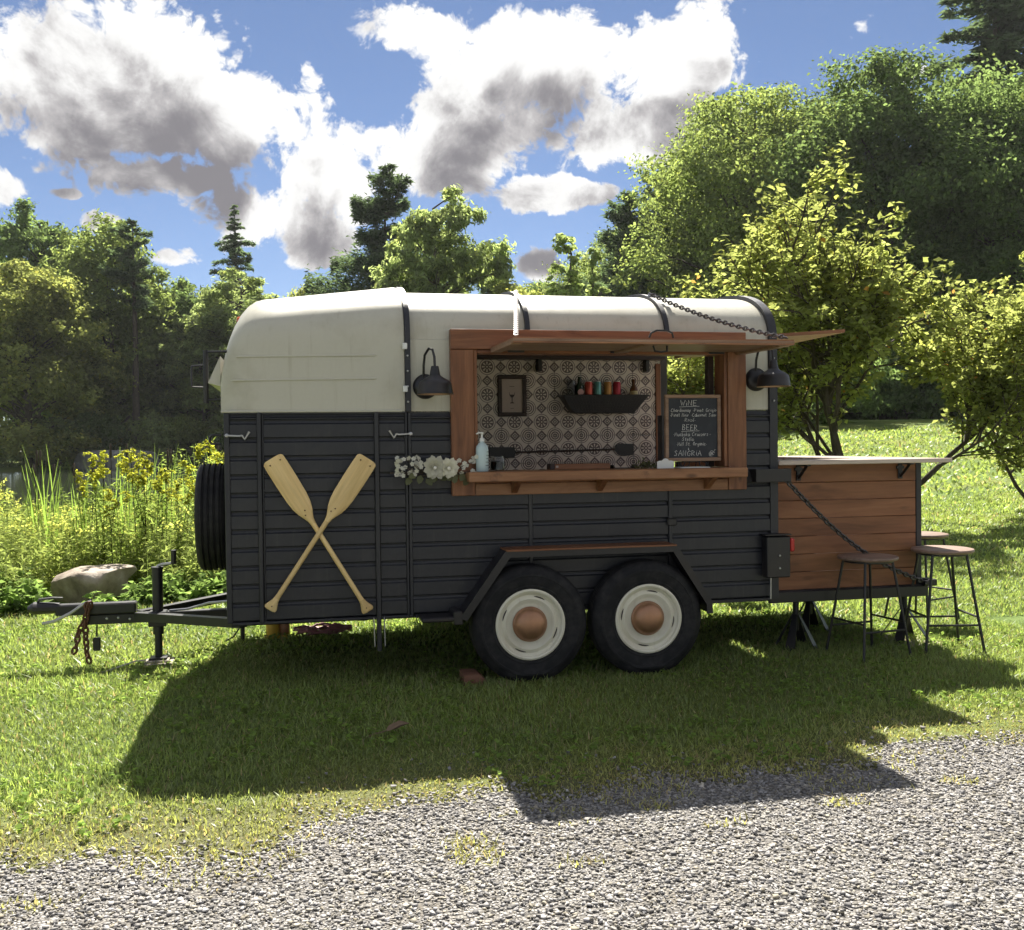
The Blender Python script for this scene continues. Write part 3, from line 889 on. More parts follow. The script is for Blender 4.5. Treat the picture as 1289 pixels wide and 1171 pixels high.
mb = MB(); mb.tube([(-2.545, 0.905, 0.275), (-2.548, 0.905, 0.20)], 0.006, 6); mb.box(-2.57, -2.525, 0.89, 0.92, 0.11, 0.195, 0.006)
mb.build('padlock', M['black_metal'], dra)
for x, zz in ((-2.49, 0.31), (-2.42, 0.312), (-2.35, 0.30)):
    MB().lathe([(0, -0.008), (0.007, -0.006), (0.009, 0.0)], (x, 0.934, zz), 8, 'y').build('bolt', M['steel'], dra)
jk = MB().tube([(-2.17, 0.90, 0.05), (-2.17, 0.90, 0.22)], 0.024, 14)
jk.tube([(-2.17, 0.90, 0.20), (-2.17, 0.90, 0.63)], 0.034, 14)
jk.lathe([(0.038, 0.0), (0.038, 0.012), (0.0, 0.014)], (-2.17, 0.90, 0.625), 14)
jk = jk.build('jockey_post', M['black_metal'], dra)
mb = MB(); mb.tube([(-2.17, 0.90, 0.64), (-2.14, 0.89, 0.652), (-2.065, 0.87, 0.662)], 0.010, 8); mb.build('crank_arm', M['steel'], jk)
MB().tube([(-2.065, 0.87, 0.655), (-2.063, 0.868, 0.745)], 0.017, 10).build('crank_grip', M['black_metal'], jk)
MB().box(-2.225, -2.115, 0.845, 0.955, 0.255, 0.35, 0.004).build('jockey_clamp', M['black_metal'], jk)
MB().box(-2.225, -2.115, 0.845, 0.955, 0.038, 0.052, 0.003).build('jockey_foot', M['black_metal'], jk)
mb = MB(); mb.tube([(-2.10, 0.92, 0.345), (-1.98, 0.86, 0.36), (-1.84, 0.75, 0.41), (-1.70, 0.66, 0.43)], 0.008, 6); mb.build('brake_rod', M['steel'], dra)

# ---- spare wheel on the nose
sc_ = (-1.762, 0.40, 0.985)
sp = MB()
tp = [(0.19, 0.075), (0.21, 0.088), (0.25, 0.095), (0.29, 0.092), (0.312, 0.080)]
gro = []
for k in range(5):
    yy = 0.066-0.132*k/4
    if k: gro += [(0.312, yy+0.021), (0.312, yy+0.013), (0.324, yy+0.012)]
    else: gro += [(0.321, 0.066)]
    gro += [(0.324, yy-0.006)] if k < 4 else [(0.321, -0.066)]
sp.lathe(tp+gro+[(r, -h) for r, h in tp[::-1]], sc_, 64, 'x', closed=True)
sp = sp.build('spare_wheel', M['rubber'], tr, origin=sc_)
MB().lathe([(0.195, 0.07), (0.18, 0.06), (0.15, 0.0), (0.0, 0.0)], sc_, 32, 'x').build('spare_rim', M['rim'], sp)
mb = MB(); mb.tube([(-1.66, 0.22, 0.43), (-1.665, 0.20, 0.62), (-1.66, 0.2, 1.25)], 0.02, 8); mb.tube([(-1.66, 0.42, 0.98), (-1.80, 0.42, 0.98)], 0.02, 8)
mb.build('spare_carrier', M['black_metal'], sp)

# ---- rear: ramp let down level, light box, gutter, chains
RZ0, RZ1 = 0.352, 0.415
ramp = MB().box(1.735, 2.905, 0.14, TW-0.14, RZ0, RZ1, 0.006).build('ramp', M['black'], tr)
MB().box(1.735, 2.905, 0.118, 0.139, RZ0-0.012, RZ1-0.004, 0.004).build('ramp_edge', M['black_metal'], ramp)
MB().box(1.615, 1.775, -0.10, -0.022, 0.54, 0.80, 0.006).build('light_box', M['black_metal'], tr)
MB().box(1.777, 1.812, -0.09, -0.03, 0.70, 0.785, 0.008).build('tail_lamp', M['red'], tr)
MB().box(1.60, 1.78, -0.105, -0.02, 0.806, 0.815, 0.002).build('light_box_lid', M['black_metal'], tr)
for zz in (0.6, 0.68): MB().lathe([(0, -0.108), (0.006, -0.106), (0.007, -0.1)], (1.70, 0, zz), 8, 'y').build('bolt', M['steel'], tr)
MB().tube([(1.66, -0.05, 0.40), (1.662, -0.05, 0.55)], 0.006, 6).build('drop_pin', M['steel'], tr)
g1 = MB()
g1.prism([(1.535, 1.228), (1.555, 1.144), (1.77, 1.144), (1.785, 1.228), (1.772, 1.228), (1.76, 1.156), (1.565, 1.156), (1.547, 1.228)], -0.10, -0.024)
g1.box(1.54, 1.78, -0.108, -0.098, 1.146, 1.228, 0.002)
g1.build('gutter_box', M['black_metal'], tr)
pts = [Vector((1.76, -0.06, 1.16)), Vector((2.02, 0.0, 0.98)), Vector((2.40, 0.06, 0.76)), Vector((2.88, 0.12, 0.435))]
pts = [pts[0]+(pts[-1]-pts[0])*t + Vector((0, 0, -0.10*math.sin(math.pi*t))) for t in [i/10 for i in range(11)]]
chain_mesh(pts, 0.042, 0.007).build('ramp_chain', M['chain'], tr)
mb = MB(); mb.tube([(2.86, 0.105, 0.43), (2.93, 0.105, 0.43)], 0.02, 8); mb.box(2.89, 2.955, 0.09, 0.20, 0.41, 0.455, 0.006)
mb.build('ramp_hook', M['black_metal'], ramp)
# rear top door, swung up level behind the trailer
fl = MB()
L = 0.60
ang = R(4.0)
def rp(a, y, t): return (1.735+a*math.cos(ang)-t*math.sin(ang), y, 2.083+a*math.sin(ang)+t*math.cos(ang))
fl.add([rp(a, y, t) for a in (0, L) for y in (0.19, TW-0.19) for t in (0, 0.022)], [(0,1,3,2),(4,6,7,5),(0,4,5,1),(2,3,7,6),(0,2,6,4),(1,5,7,3)])
fl.build('rear_flap', M['wood'], tr, ang=20)

# ---- serving window: frame, counter, flap
def board(name, x0, x1, y0, y1, z0, z1, mat='wood', parent=tr, b=0.003):
    return MB().box(x0, x1, y0, y1, z0, z1, b).build(name, M[mat], parent)
board('frame_board', -0.374, 1.50, -0.062, -0.002, 1.968, 2.088)
board('frame_board', -0.374, -0.237, -0.060, -0.002, 1.101, 1.966, 'wood_v')
board('frame_board', 1.377, 1.50, -0.060, -0.002, 1.101, 1.966, 'wood_v')
board('apron_board', -0.235, 1.375, -0.056, -0.002, 1.101, 1.170, 'counter')
board('frame_board', -0.235, 1.375, -0.057, 0.10, 1.172, 1.183, 'wood')
board('jamb_board', -0.236, -0.215, -0.05, 0.10, 1.245, 1.967, 'wood_v')
board('jamb_board', 1.355, 1.376, -0.05, 0.10, 1.245, 1.967, 'wood_v')
board('head_board', -0.214, 1.354, -0.05, 0.06, 1.946, 1.966)
board('jamb_board', 1.315, 1.353, 0.10, 0.16, 1.245, 2.0, 'dark_frame')
ct = board('counter', -0.297, 1.440, -0.205, 0.16, 1.184, 1.243, 'counter', b=0.005)
for x in (0.0, 0.53, 1.23):
    MB().prism([(-0.06, 1.182), (-0.19, 1.182), (-0.06, 1.11)], x-0.018, x+0.018, 'x').build('bracket', M['wood_v'], ct, ang=20)
# flap, propped level on two chains
FY0, FY1, FZ0, FZ1 = -0.064, -0.715, 1.962, 1.952
FX0, FX1 = -0.135, 1.485
def flap_board(name, x0, x1, ya, yb, dz0, dz1, mat, parent):
    mb = MB()
    def zz(y): return FZ0 + (FZ1-FZ0)*(y-FY0)/(FY1-FY0)
    mb.add([(x, y, zz(y)+d) for x in (x0, x1) for y in (ya, yb) for d in (dz0, dz1)], [(0,1,3,2),(4,6,7,5),(0,4,5,1),(2,3,7,6),(0,2,6,4),(1,5,7,3)])
    return mb.build(name, M[mat], parent, sm=False)
n = 6
flap = flap_board('awning_flap', FX0, FX1, FY1, FY0, 0.0, 0.012, 'frame_wood', tr)
for k in range(n):
    ya = FY1 + (FY0-FY1)*k/n; yb = FY1 + (FY0-FY1)*(k+1)/n-0.004
    flap_board('flap_plank', FX0+0.003, FX1-0.003, ya, yb, 0.0125, 0.020, 'wood', flap)
for x0, x1 in ((FX0, FX0+0.06), (FX1-0.06, FX1), (0.63, 0.69)):
    flap_board('flap_batten', x0, x1, FY1+0.062, FY0, -0.014, -0.001, 'frame_wood', flap)
flap_board('flap_batten', FX0, FX1, FY1, FY1+0.06, -0.010, -0.001, 'counter', flap)
for x in (0.02, 0.66, 1.30):
    MB().box(x-0.05, x+0.05, -0.075, -0.058, 1.95, 1.966, 0.002).build('hinge', M['black_metal'], flap)
mb = MB(); mb.tube([(0.62, FY1-0.004, 1.975), (0.63, FY1-0.012, 2.0), (0.66, FY1-0.016, 2.012), (0.72, FY1-0.016, 2.012), (0.75, FY1-0.012, 2.0), (0.76, FY1-0.004, 1.975)], 0.006, 6); mb.build('flap_handle', M['black_metal'], flap)
mb = MB(); mb.tube([(0.66, FY1+0.04, 1.935), (0.665, FY1+0.03, 1.905), (0.70, FY1+0.025, 1.90), (0.735, FY1+0.03, 1.905), (0.74, FY1+0.04, 1.935)], 0.006, 6); mb.build('flap_handle', M['black_metal'], flap)
def sag(p, q, s, n=10):
    p, q = Vector(p), Vector(q)
    return [p.lerp(q, i/n)+Vector((0, 0, -s*4*(i/n)*(1-i/n))) for i in range(n+1)]
chain_mesh(sag((FX0+0.02, FY1+0.03, 1.985), (0.105, 0.30, 2.375), 0.01), 0.034, 0.0040).build('flap_chain', M['chain_bright'], tr)
chain_mesh(sag((FX1-0.03, FY1+0.03, 1.985), (0.995, 0.30, 2.375), 0.03), 0.036, 0.0052).build('flap_chain', M['chain'], tr)
for x in (0.105, 0.995): MB().lathe([(0.014, 0), (0.012, 0.02), (0, 0.022)], (x, 0.30, 2.352), 8).build('chain_eye', M['steel'], tr)

# ---- tiled wall inside
P = 0.22
tw = MB().box(-0.60, 1.61, TW-0.062, TW-0.034, 0.44, 2.16).build('tiled_wall', M['interior'], tr)
tm = MB().box(-P/2+0.0012, P/2-0.0012, -0.004, 0.004, -P/2+0.0012, P/2-0.0012, 0.0015).mesh('tile'); tm.materials.append(M['tile'])
# photograph: star roundels at x = 120, 207 ... -> centres every 0.22 m from x = 0.207
for i in range(-3, 7):
    for j in range(-4, 3):
        put_mesh('tile', tm, tw, (0.207+i*P, TW-0.0665, 1.800+j*P))
MB().box(1.612, 1.655, TW-0.085, TW-0.031, 0.44, 2.05, 0.003).build('tile_trim', M['wood_v'], tr)
MB().box(-0.60, 1.66, 0.10, 0.14, 2.005, 2.05, 0.003).build('ceiling_batten', M['wood'], tr)
MB().box(-0.60, 1.66, 1.76, 1.87, 2.075, 2.13, 0.003).build('ceiling_batten', M['dark_frame'], tr)
for x in (0.62, 1.52):
    MB().box(x-0.016, x+0.016, 1.80, 1.876, 1.98, 2.074, 0.003).build('ceiling_bracket', M['black_metal'], tr)
MB().box(1.56, 1.60, 1.60, 1.70, 0.44, 1.62, 0.003).build('door_edge', M['black'], tr)
# ------------------------------------------------------------------ gooseneck wall lamps
def wall_lamp(x, z, dxs, label):
    t = thing('wall_lamp', label, 'lamp', (x, -0.01, z), 'gooseneck lamps on the trailer side')
    MB().lathe([(0.0, -0.036), (0.03, -0.034), (0.055, -0.026), (0.068, -0.014), (0.074, -0.004), (0.074, 0.006)], (x, -0.012, z), 32, 'y').build('back_plate', M['black_metal'], t)
    sx = x+dxs
    arm = MB()
    pts = [(x-0.012, -0.03, z+0.03), (x-0.012, -0.04, z+0.12), (x-0.008, -0.065, z+0.18), (x+dxs*0.3, -0.11, z+0.215), (x+dxs*0.75, -0.16, z+0.205), (x+dxs*0.97, -0.185, z+0.16), (sx, -0.19, z+0.10)]
    arm.tube(pts, 0.0075, 8); arm.build('arm', M['black_metal'], t)
    prof = [(0.0, 0.112), (0.020, 0.112), (0.022, 0.108), (0.031, 0.060), (0.040, 0.052), (0.078, 0.030), (0.092, 0.018), (0.097, 0.0), (0.1035, -0.046), (0.108, -0.047), (0.106, -0.050), (0.1005, -0.046), (0.094, 0.0), (0.075, 0.026), (0.03, 0.05), (0.0, 0.055)]
    s = MB().lathe(prof, (sx, -0.19, z-0.005), 40).build('shade', M['black_metal'], t)
    MB().lathe([(0.1008, -0.047), (0.1012, -0.050), (0.093, -0.046), (0.088, -0.0), (0.07, 0.02), (0.028, 0.044)], (sx, -0.19, z-0.006), 36).build('shade_lining', M['lamp_copper'], s)
    MB().lathe([(0.012, 0.045), (0.013, 0.02), (0.026, -0.005), (0.024, -0.022), (0.012, -0.034), (0.0, -0.036)], (sx, -0.19, z), 16).build('bulb', M['bulb'], t)
    return t
wall_lamp(-0.520, 1.750, 0.034, 'black gooseneck barn lamp on the cream panel beside the nose hood')
wall_lamp(1.590, 1.795, 0.030, 'black gooseneck barn lamp on the cream panel beside the rear post')

# ------------------------------------------------------------------ crossed paddles
def paddle(top, bot, y, label):
    t = Vector((top[0], y, top[1])); b = Vector((bot[0], y, bot[1]))
    d = (b-t); L = d.length; d.normalize(); sdir = Vector((d.z, 0, -d.x)); nrm = Vector((0, 1, 0))
    root = thing('paddle', label, 'paddle', (b.x, y, b.z), 'crossed paddles on the trailer side')
    def loft(name, stations):
        mb = MB(); n = 14
        vs = []
        for s, w, th in stations:
            for k in range(n):
                a = 2*math.pi*k/n
                vs.append(t + d*(s*L) + sdir*(w*math.cos(a)) + nrm*(th*math.sin(a)))
        m_ = len(stations)
        fs = [(i*n+k, i*n+(k+1) % n, (i+1)*n+(k+1) % n, (i+1)*n+k) for i in range(m_-1) for k in range(n)]
        fs += [tuple(range(n))[::-1], tuple((m_-1)*n+k for k in range(n))]
        o = mb.add(vs, fs).build(name, M['paddle'], root, ang=50)
        # grain follows the shaft: turn the object so its local z runs along it
        q = Matrix((-sdir, nrm, -d)).transposed()
        if q.determinant() < 0: q = Matrix((sdir, nrm, -d)).transposed()
        o.data.transform(q.inverted().to_4x4()); o.rotation_euler = q.to_euler()
        return o
    loft('blade', [(0.0, 0.040, 0.003), (0.004, 0.054, 0.005), (0.014, 0.0625, 0.006), (0.06, 0.0645, 0.007), (0.15, 0.0645, 0.008), (0.25, 0.062, 0.009), (0.30, 0.056, 0.010), (0.34, 0.045, 0.011), (0.37, 0.031, 0.012), (0.395, 0.020, 0.013), (0.42, 0.0155, 0.0135)])
    loft('shaft', [(0.415, 0.0155, 0.0132), (0.45, 0.0145, 0.0145), (0.70, 0.0145, 0.0145), (0.90, 0.0145, 0.0145), (0.925, 0.016, 0.0145)])
    for s_, w_ in ((0.03, -0.035), (0.03, 0.03), (0.335, 0.0), (0.36, 0.012), (0.975, 0.0)):
        p_ = t+d*(s_*L)+sdir*w_
        MB().lathe([(0, -0.0145), (0.0035, -0.0145), (0.0045, -0.012), (0.0045, 0.0)], p_, 8, 'y').build('screw', M['rust'], root)
    loft('grip', [(0.92, 0.0155, 0.0142), (0.94, 0.019, 0.0145), (0.96, 0.027, 0.014), (0.975, 0.034, 0.0135), (0.988, 0.037, 0.013), (0.997, 0.033, 0.012), (1.0, 0.022, 0.008)])
paddle((-1.408, 1.340), (-0.875, 0.440), -0.056, 'pale wooden paddle with its blade towards the spare wheel, leaning under the other')
paddle((-0.868, 1.332), (-1.436, 0.478), -0.076, 'pale wooden paddle with its blade towards the serving window, crossing over the other')

# ------------------------------------------------------------------ white flowers at the counter end
def quads(points):
    """list of (centre, axis, normal, length, width) -> verts, faces"""
    V = []; F = []
    for c, a, nn, l, w in points:
        a = a.normalized(); s = a.cross(nn).normalized(); nn = s.cross(a)
        o = len(V)
        V += [c, c+a*l*0.35+s*w*0.5+nn*l*0.08, c+a*l*0.8+s*w*0.38+nn*l*0.10, c+a*l, c+a*l*0.8-s*w*0.38+nn*l*0.10, c+a*l*0.35-s*w*0.5+nn*l*0.08]
        F.append((o, o+1, o+2, o+3, o+4, o+5))
    return V, F
def petals_obj(name, pts, mat, parent, lo_=0.85, hi_=1.0):
    V, F = quads(pts)
    c = Vector((sum(v.x for v in V)/len(V), sum(v.y for v in V)/len(V), sum(v.z for v in V)/len(V)))
    r_ = np.random.default_rng(len(V))
    me = np_mesh(name, np.array([v-c for v in V]), np.array(F), mat, np.repeat(r_.uniform(lo_, hi_, (len(F), 1)), 6, axis=0))
    return put_mesh(name, me, parent, c)
fl_r = random.Random(21)
def rv(): return Vector((fl_r.gauss(0, 1), fl_r.gauss(0, 1), fl_r.gauss(0, 1))).normalized()
ft = thing('flower_spray', 'spray of white artificial flowers with grey green leaves at the end of the counter', 'flowers', (-0.48, -0.075, 1.20))
MB().tube([(-0.74, -0.075, 1.245), (-0.55, -0.08, 1.225), (-0.40, -0.085, 1.225), (-0.25, -0.085, 1.24)], 0.006, 6).build('stem', M['bark'], ft)
for (x, y, z, r_) in ((-0.487, -0.125, 1.272, 0.070), (-0.405, -0.125, 1.268, 0.058)):
    pts = []
    for ring, (k, tilt, l, w) in enumerate(((11, 0.05, 1.0, 0.62), (10, 0.35, 0.92, 0.6), (9, 0.7, 0.75, 0.52), (7, 1.05, 0.55, 0.42), (5, 1.35, 0.35, 0.3))):
        for i in range(k):
            a = 2*math.pi*(i+0.5*ring)/k + fl_r.uniform(-.12, .12)
            rad = Vector((math.cos(a), 0, math.sin(a)))
            ax = (rad*math.cos(tilt) + Vector((0, -1, 0))*math.sin(tilt)).normalized()
            pts.append((Vector((x, y, z))+rad*0.006, ax, Vector((0, -1, 0))+rad*-0.3, r_*l*fl_r.uniform(.9, 1.08), r_*w))
    bl_ = petals_obj('bloom', pts, M['petal'], ft)
    MB().lathe([(0, -0.034), (0.008, -0.031), (0.012, -0.022), (0.010, -0.005)], (x, y, z), 10, 'y').build('flower_centre', M['bulb'], bl_)
for cx, cz, n, dx in ((-0.635, 1.275, 34, -1), (-0.295, 1.272, 16, 1)):
    pts = []; st_ = MB()
    base = Vector((cx-dx*0.09, -0.08, 1.235))
    for i in range(n):
        c = Vector((cx+fl_r.uniform(-0.075, 0.075), -0.10+fl_r.uniform(-0.03, 0.02), cz+fl_r.uniform(-0.05, 0.06)))
        if i % 3 == 0: st_.tube([base, base.lerp(c, 0.6)+Vector((0, -0.01, 0.01)), c], 0.0018, 4)
        nn = (Vector((0, -1, 0.2))+rv()*0.6).normalized()
        e = nn.cross(Vector((0.3, 0.2, 1))).normalized(); f = nn.cross(e)
        for k in range(5):
            a = 2*math.pi*k/5
            pts.append((c, e*math.cos(a)+f*math.sin(a), nn, 0.015, 0.014))
    petals_obj('blossom_sprig', pts, M['petal'], ft)
    st_.build('twig', M['bark'], ft)
for i in range(13):
    c = Vector((-0.62+i*0.028, -0.095+fl_r.uniform(-0.02, 0.015), 1.222+fl_r.uniform(-0.015, 0.02)))
    petals_obj('leaf', [(c, Vector((fl_r.uniform(-1, 1), -0.4, fl_r.uniform(-1, 0.2))), Vector((0, -1, 0.3)), 0.06, 0.04)], M['sprig'], ft)

# ------------------------------------------------------------------ things on the counter
CZ = 1.2435
t = thing('pump_bottle', 'pale blue hand sanitiser pump bottle standing on the counter end', 'bottle', (-0.20, -0.10, CZ))
MB().lathe([(0, 0), (0.034, 0.001), (0.037, 0.006), (0.037, 0.135), (0.034, 0.15), (0.022, 0.166), (0.013, 0.172), (0.013, 0.18), (0, 0.18)], (-0.20, -0.10, CZ), 24).build('bottle', M['pale_blue'], t)
mb = MB(); mb.lathe([(0.0155, 0.178), (0.0155, 0.196), (0.006, 0.199), (0.005, 0.222), (0.011, 0.224), (0.011, 0.232), (0, 0.233)], (-0.20, -0.10, CZ), 16)
mb.tube([(-0.20, -0.10, CZ+0.229), (-0.225, -0.115, CZ+0.229), (-0.236, -0.121, CZ+0.222)], 0.005, 6); mb.build('pump', M['white'], t)
for k in range(5): MB().box(-0.187+0.002*k, -0.168, -0.1365, -0.1335, CZ+0.035+k*0.02, CZ+0.0375+k*0.02).build('scale_mark', M['ink'], t)
t = thing('glass_jar', 'small glass jar of dark contents standing beside the pump bottle', 'jar', (-0.075, 0.08, CZ))
MB().lathe([(0, 0.0), (0.042, 0.001), (0.045, 0.005), (0.045, 0.068), (0.040, 0.08), (0.040, 0.088), (0.037, 0.088), (0.037, 0.08), (0.042, 0.067), (0.042, 0.006), (0, 0.005)], (-0.075, 0.08, CZ), 24).build('jar', M['glass'], t)
MB().lathe([(0, 0.006), (0.039, 0.006), (0.039, 0.055), (0, 0.06)], (-0.075, 0.08, CZ), 20).build('contents', M['jar_fill'], t)
t = thing('serving_box', 'long low reddish wooden box lying on the counter', 'box', (0.47, 0.10, CZ))
MB().box(0.255, 0.64, 0.06, 0.14, CZ, CZ+0.034, 0.003).build('body', M['wood'], t)
MB().box(0.252, 0.262+0.02, 0.055, 0.145, CZ, CZ+0.036, 0.003).build('end_cap', M['dark_frame'], t)
MB().box(0.29, 0.305, 0.0565, 0.0596, CZ+0.012, CZ+0.024).build('tag', M['paper'], t)
t = thing('tray', 'flat black tray lying on the counter beside the wooden box', 'tray', (0.74, 0.10, CZ))
MB().prism([(0.655, CZ+0.022), (0.665, CZ), (0.80, CZ), (0.815, CZ+0.022), (0.809, CZ+0.022), (0.797, CZ+0.004), (0.669, CZ+0.004), (0.661, CZ+0.022)], 0.05, 0.14).build('tray_body', M['black_metal'], t)
t = thing('trailing_plant', 'small grey green sprig of foliage lying on the counter by the menu', 'plant', (0.85, 0.0, CZ))
pts = []
for i in range(120):
    c = Vector((0.855+fl_r.gauss(0, 0.045), 0.0+fl_r.gauss(0, 0.02), CZ+0.004+abs(fl_r.gauss(0, 0.018))))
    pts.append((c, rv()+Vector((0, -0.2, 0.3)), rv(), 0.022, 0.011))
petals_obj('foliage', pts, M['sprig'], t, 0.5, 1.2)
st_ = MB()
for i in range(6): st_.tube([(0.78+i*0.02, 0.01, CZ+0.002), (0.83+i*0.02, -0.005, CZ+0.02), (0.86+i*0.015, -0.01, CZ+0.012)], 0.0016, 4)
st_.build('stem', M['bark'], t)
t = thing('notice_card', 'small white notice card with a rounded top standing on the counter', 'card', (0.945, -0.09, CZ))
c_ = MB().prism([(0.892, CZ), (1.0, CZ), (1.0, CZ+0.042), (0.985, CZ+0.047), (0.968, CZ+0.048), (0.958, CZ+0.058), (0.946, CZ+0.062), (0.934, CZ+0.058), (0.924, CZ+0.048), (0.907, CZ+0.047), (0.892, CZ+0.042)], -0.095, -0.088)
c_.build('card', M['white'], t)
MB().prism([(-0.088, CZ), (-0.06, CZ), (-0.088, CZ+0.03)], 0.94, 0.95, 'x').build('prop', M['white'], t)
t = thing('card_holder', 'flat white card lying on the counter under the menu board', 'card', (1.13, -0.07, CZ))
MB().box(1.03, 1.22, -0.14, -0.02, CZ, CZ+0.006, 0.001).build('card', M['white'], t)

# ------------------------------------------------------------------ chalkboard menu on a wire easel
BX0, BX1, BZ0, BZ1, BY = 0.975, 1.345, 1.283, 1.700, -0.01
t = thing('menu_board', 'framed black chalkboard menu with handwritten white drinks list', 'sign', ((BX0+BX1)/2, BY, BZ0))
bd = MB().box(BX0+0.015, BX1-0.015, BY-0.002, BY+0.010, BZ0+0.015, BZ1-0.015).build('slate', M['slate'], t)
for x0, x1, z0, z1, mt in ((BX0, BX1, BZ1-0.022, BZ1, 'frame_wood'), (BX0, BX1, BZ0, BZ0+0.022, 'frame_wood'), (BX0, BX0+0.022, BZ0+0.0225, BZ1-0.0225, 'frame_wood'), (BX1-0.022, BX1, BZ0+0.0225, BZ1-0.0225, 'frame_wood')):
    MB().box(x0, x1, BY-0.014, BY+0.014, z0, z1, 0.003).build('frame', M[mt], t)
# hand lettering: every glyph is a set of chalk strokes on a 0..1 by 0..1 cell (x height 0.6)
SG = {
'A': [[(0,0),(.45,1),(.9,0)],[(.2,.4),(.72,.4)]], 'B': [[(.1,0),(.1,1),(.6,.95),(.65,.7),(.15,.52),(.75,.4),(.65,.05),(.1,0)]], 'C': [[(.8,.85),(.5,1),(.1,.6),(.2,.1),(.6,0),(.85,.15)]],
'D': [[(.1,0),(.1,1),(.7,.8),(.75,.3),(.1,0)]], 'E': [[(.75,1),(.1,1),(.1,0),(.8,0)],[(.1,.52),(.6,.52)]], 'G': [[(.8,.85),(.5,1),(.1,.6),(.2,.1),(.6,0),(.85,.4),(.5,.42)]], 'H': [[(.1,0),(.1,1)],[(.75,0),(.75,1)],[(.1,.5),(.75,.5)]],
'I': [[(.3,0),(.3,1)]], 'M': [[(.05,0),(.15,1),(.45,.35),(.75,1),(.9,0)]], 'N': [[(.1,0),(.1,1),(.75,0),(.75,1)]], 'O': [[(.45,1),(.1,.6),(.2,.1),(.6,.05),(.8,.5),(.45,1)]], 'P': [[(.1,0),(.1,1),(.7,.85),(.65,.55),(.1,.45)]],
'R': [[(.1,0),(.1,1),(.7,.85),(.6,.55),(.1,.48),(.8,0)]], 'S': [[(.75,.85),(.45,1),(.15,.75),(.65,.4),(.55,.05),(.05,.1)]], 'W': [[(0,1),(.25,0),(.45,.7),(.65,0),(.95,1)]],
'a': [[(.65,.55),(.3,.6),(.1,.3),(.3,0),(.6,.2),(.65,.6),(.7,0)]], 'b': [[(.15,1),(.15,0),(.55,.05),(.6,.4),(.15,.45)]], 'c': [[(.6,.5),(.3,.6),(.1,.3),(.3,0),(.6,.1)]], 'd': [[(.6,.5),(.2,.55),(.1,.15),(.4,0),(.6,.3)],[(.62,1),(.65,0)]],
'e': [[(.1,.3),(.6,.35),(.4,.6),(.1,.35),(.25,0),(.6,.1)]], 'g': [[(.6,.5),(.2,.55),(.15,.15),(.5,.1),(.6,.55),(.6,-.3),(.2,-.3)]], 'h': [[(.15,1),(.15,0)],[(.15,.4),(.45,.6),(.6,.4),(.6,0)]], 'i': [[(.25,.6),(.25,0)],[(.25,.85),(.27,.8)]],
'k': [[(.15,1),(.15,0)],[(.6,.6),(.18,.28),(.6,0)]], 'l': [[(.25,1),(.25,.05),(.4,0)]], 'm': [[(.1,0),(.1,.6)],[(.1,.4),(.3,.6),(.42,.4),(.42,0)],[(.42,.4),(.65,.6),(.75,.4),(.75,0)]], 'n': [[(.12,0),(.12,.6)],[(.12,.4),(.4,.6),(.58,.4),(.6,0)]], 'o': [[(.35,.6),(.1,.35),(.3,0),(.6,.25),(.35,.6)]],
'r': [[(.15,0),(.15,.6)],[(.15,.35),(.5,.6)]], 's': [[(.55,.52),(.25,.6),(.2,.38),(.5,.22),(.4,0),(.1,.05)]], 't': [[(.3,.95),(.3,.1),(.5,0)],[(.1,.62),(.55,.62)]], 'u': [[(.12,.6),(.15,.1),(.45,0),(.58,.2),(.6,.6)],[(.6,.3),(.65,0)]], 'v': [[(.1,.6),(.32,0),(.6,.6)]],
'y': [[(.1,.6),(.35,.1)],[(.65,.6),(.2,-.35)]], '.': [[(.2,0),(.25,.04)]], '*': [[(.2,.3),(.28,.36)]], '&': [[(.7,0),(.2,.75),(.4,1),(.5,.75),(.1,.3),(.3,0),(.7,.4)]], '\u00e9': [[(.1,.3),(.6,.35),(.4,.6),(.1,.35),(.25,0),(.6,.1)],[(.35,.75),(.6,.95)]], ' ': []}
tx_r = random.Random(5)
def chalk_line(txt, cx, z, h, width, under=False, slant=0.15):
    mb = MB(); adv = [0.72 if ch.islower() or ch in '.* ' else 0.98 for ch in txt]
    adv = [0.5 if ch in 'il.*I' else a_ for ch, a_ in zip(txt, adv)]
    tot = sum(adv); s = width/tot; x = cx-width/2; yf = BY-0.0035
    for ch, a_ in zip(txt, adv):
        jz = tx_r.uniform(-.06, .06)*h
        for st in SG.get(ch, []):
            pts = [(x+(p*s*0.95)+q*h*slant*0.5+tx_r.uniform(-.03, .03)*h, yf, z+q*h+jz+tx_r.uniform(-.03, .03)*h) for p, q in st]
            mb.tube(pts, 0.00115 if h < 0.03 else 0.0015, 4, upv=(0, 1, 0))
        x += a_*s
    if under: mb.tube([(cx-width*0.55, yf, z-0.009), (cx, yf, z-0.006), (cx+width*0.6, yf, z-0.005)], 0.0012, 4, upv=(0, 1, 0))
    mb.build('lettering', M['chalk'], t, sm=False)
bc = (BX0+BX1)/2
chalk_line('WiNE', bc-0.025, 1.632, 0.032, 0.115, True)
chalk_line('*Chardonnay *Pinot Grigio', bc+0.002, 1.592, 0.021, 0.315)
chalk_line('*Pinot Noir *Cabernet Sauv', bc+0.002, 1.563, 0.021, 0.310)
chalk_line('*Ros\u00e9*', bc-0.022, 1.532, 0.022, 0.085)
chalk_line('BEER', bc-0.02, 1.478, 0.034, 0.105, True)
chalk_line('*Muskoka Cruisers**', bc-0.005, 1.441, 0.023, 0.255)
chalk_line('*Stella*', bc-0.035, 1.411, 0.021, 0.095)
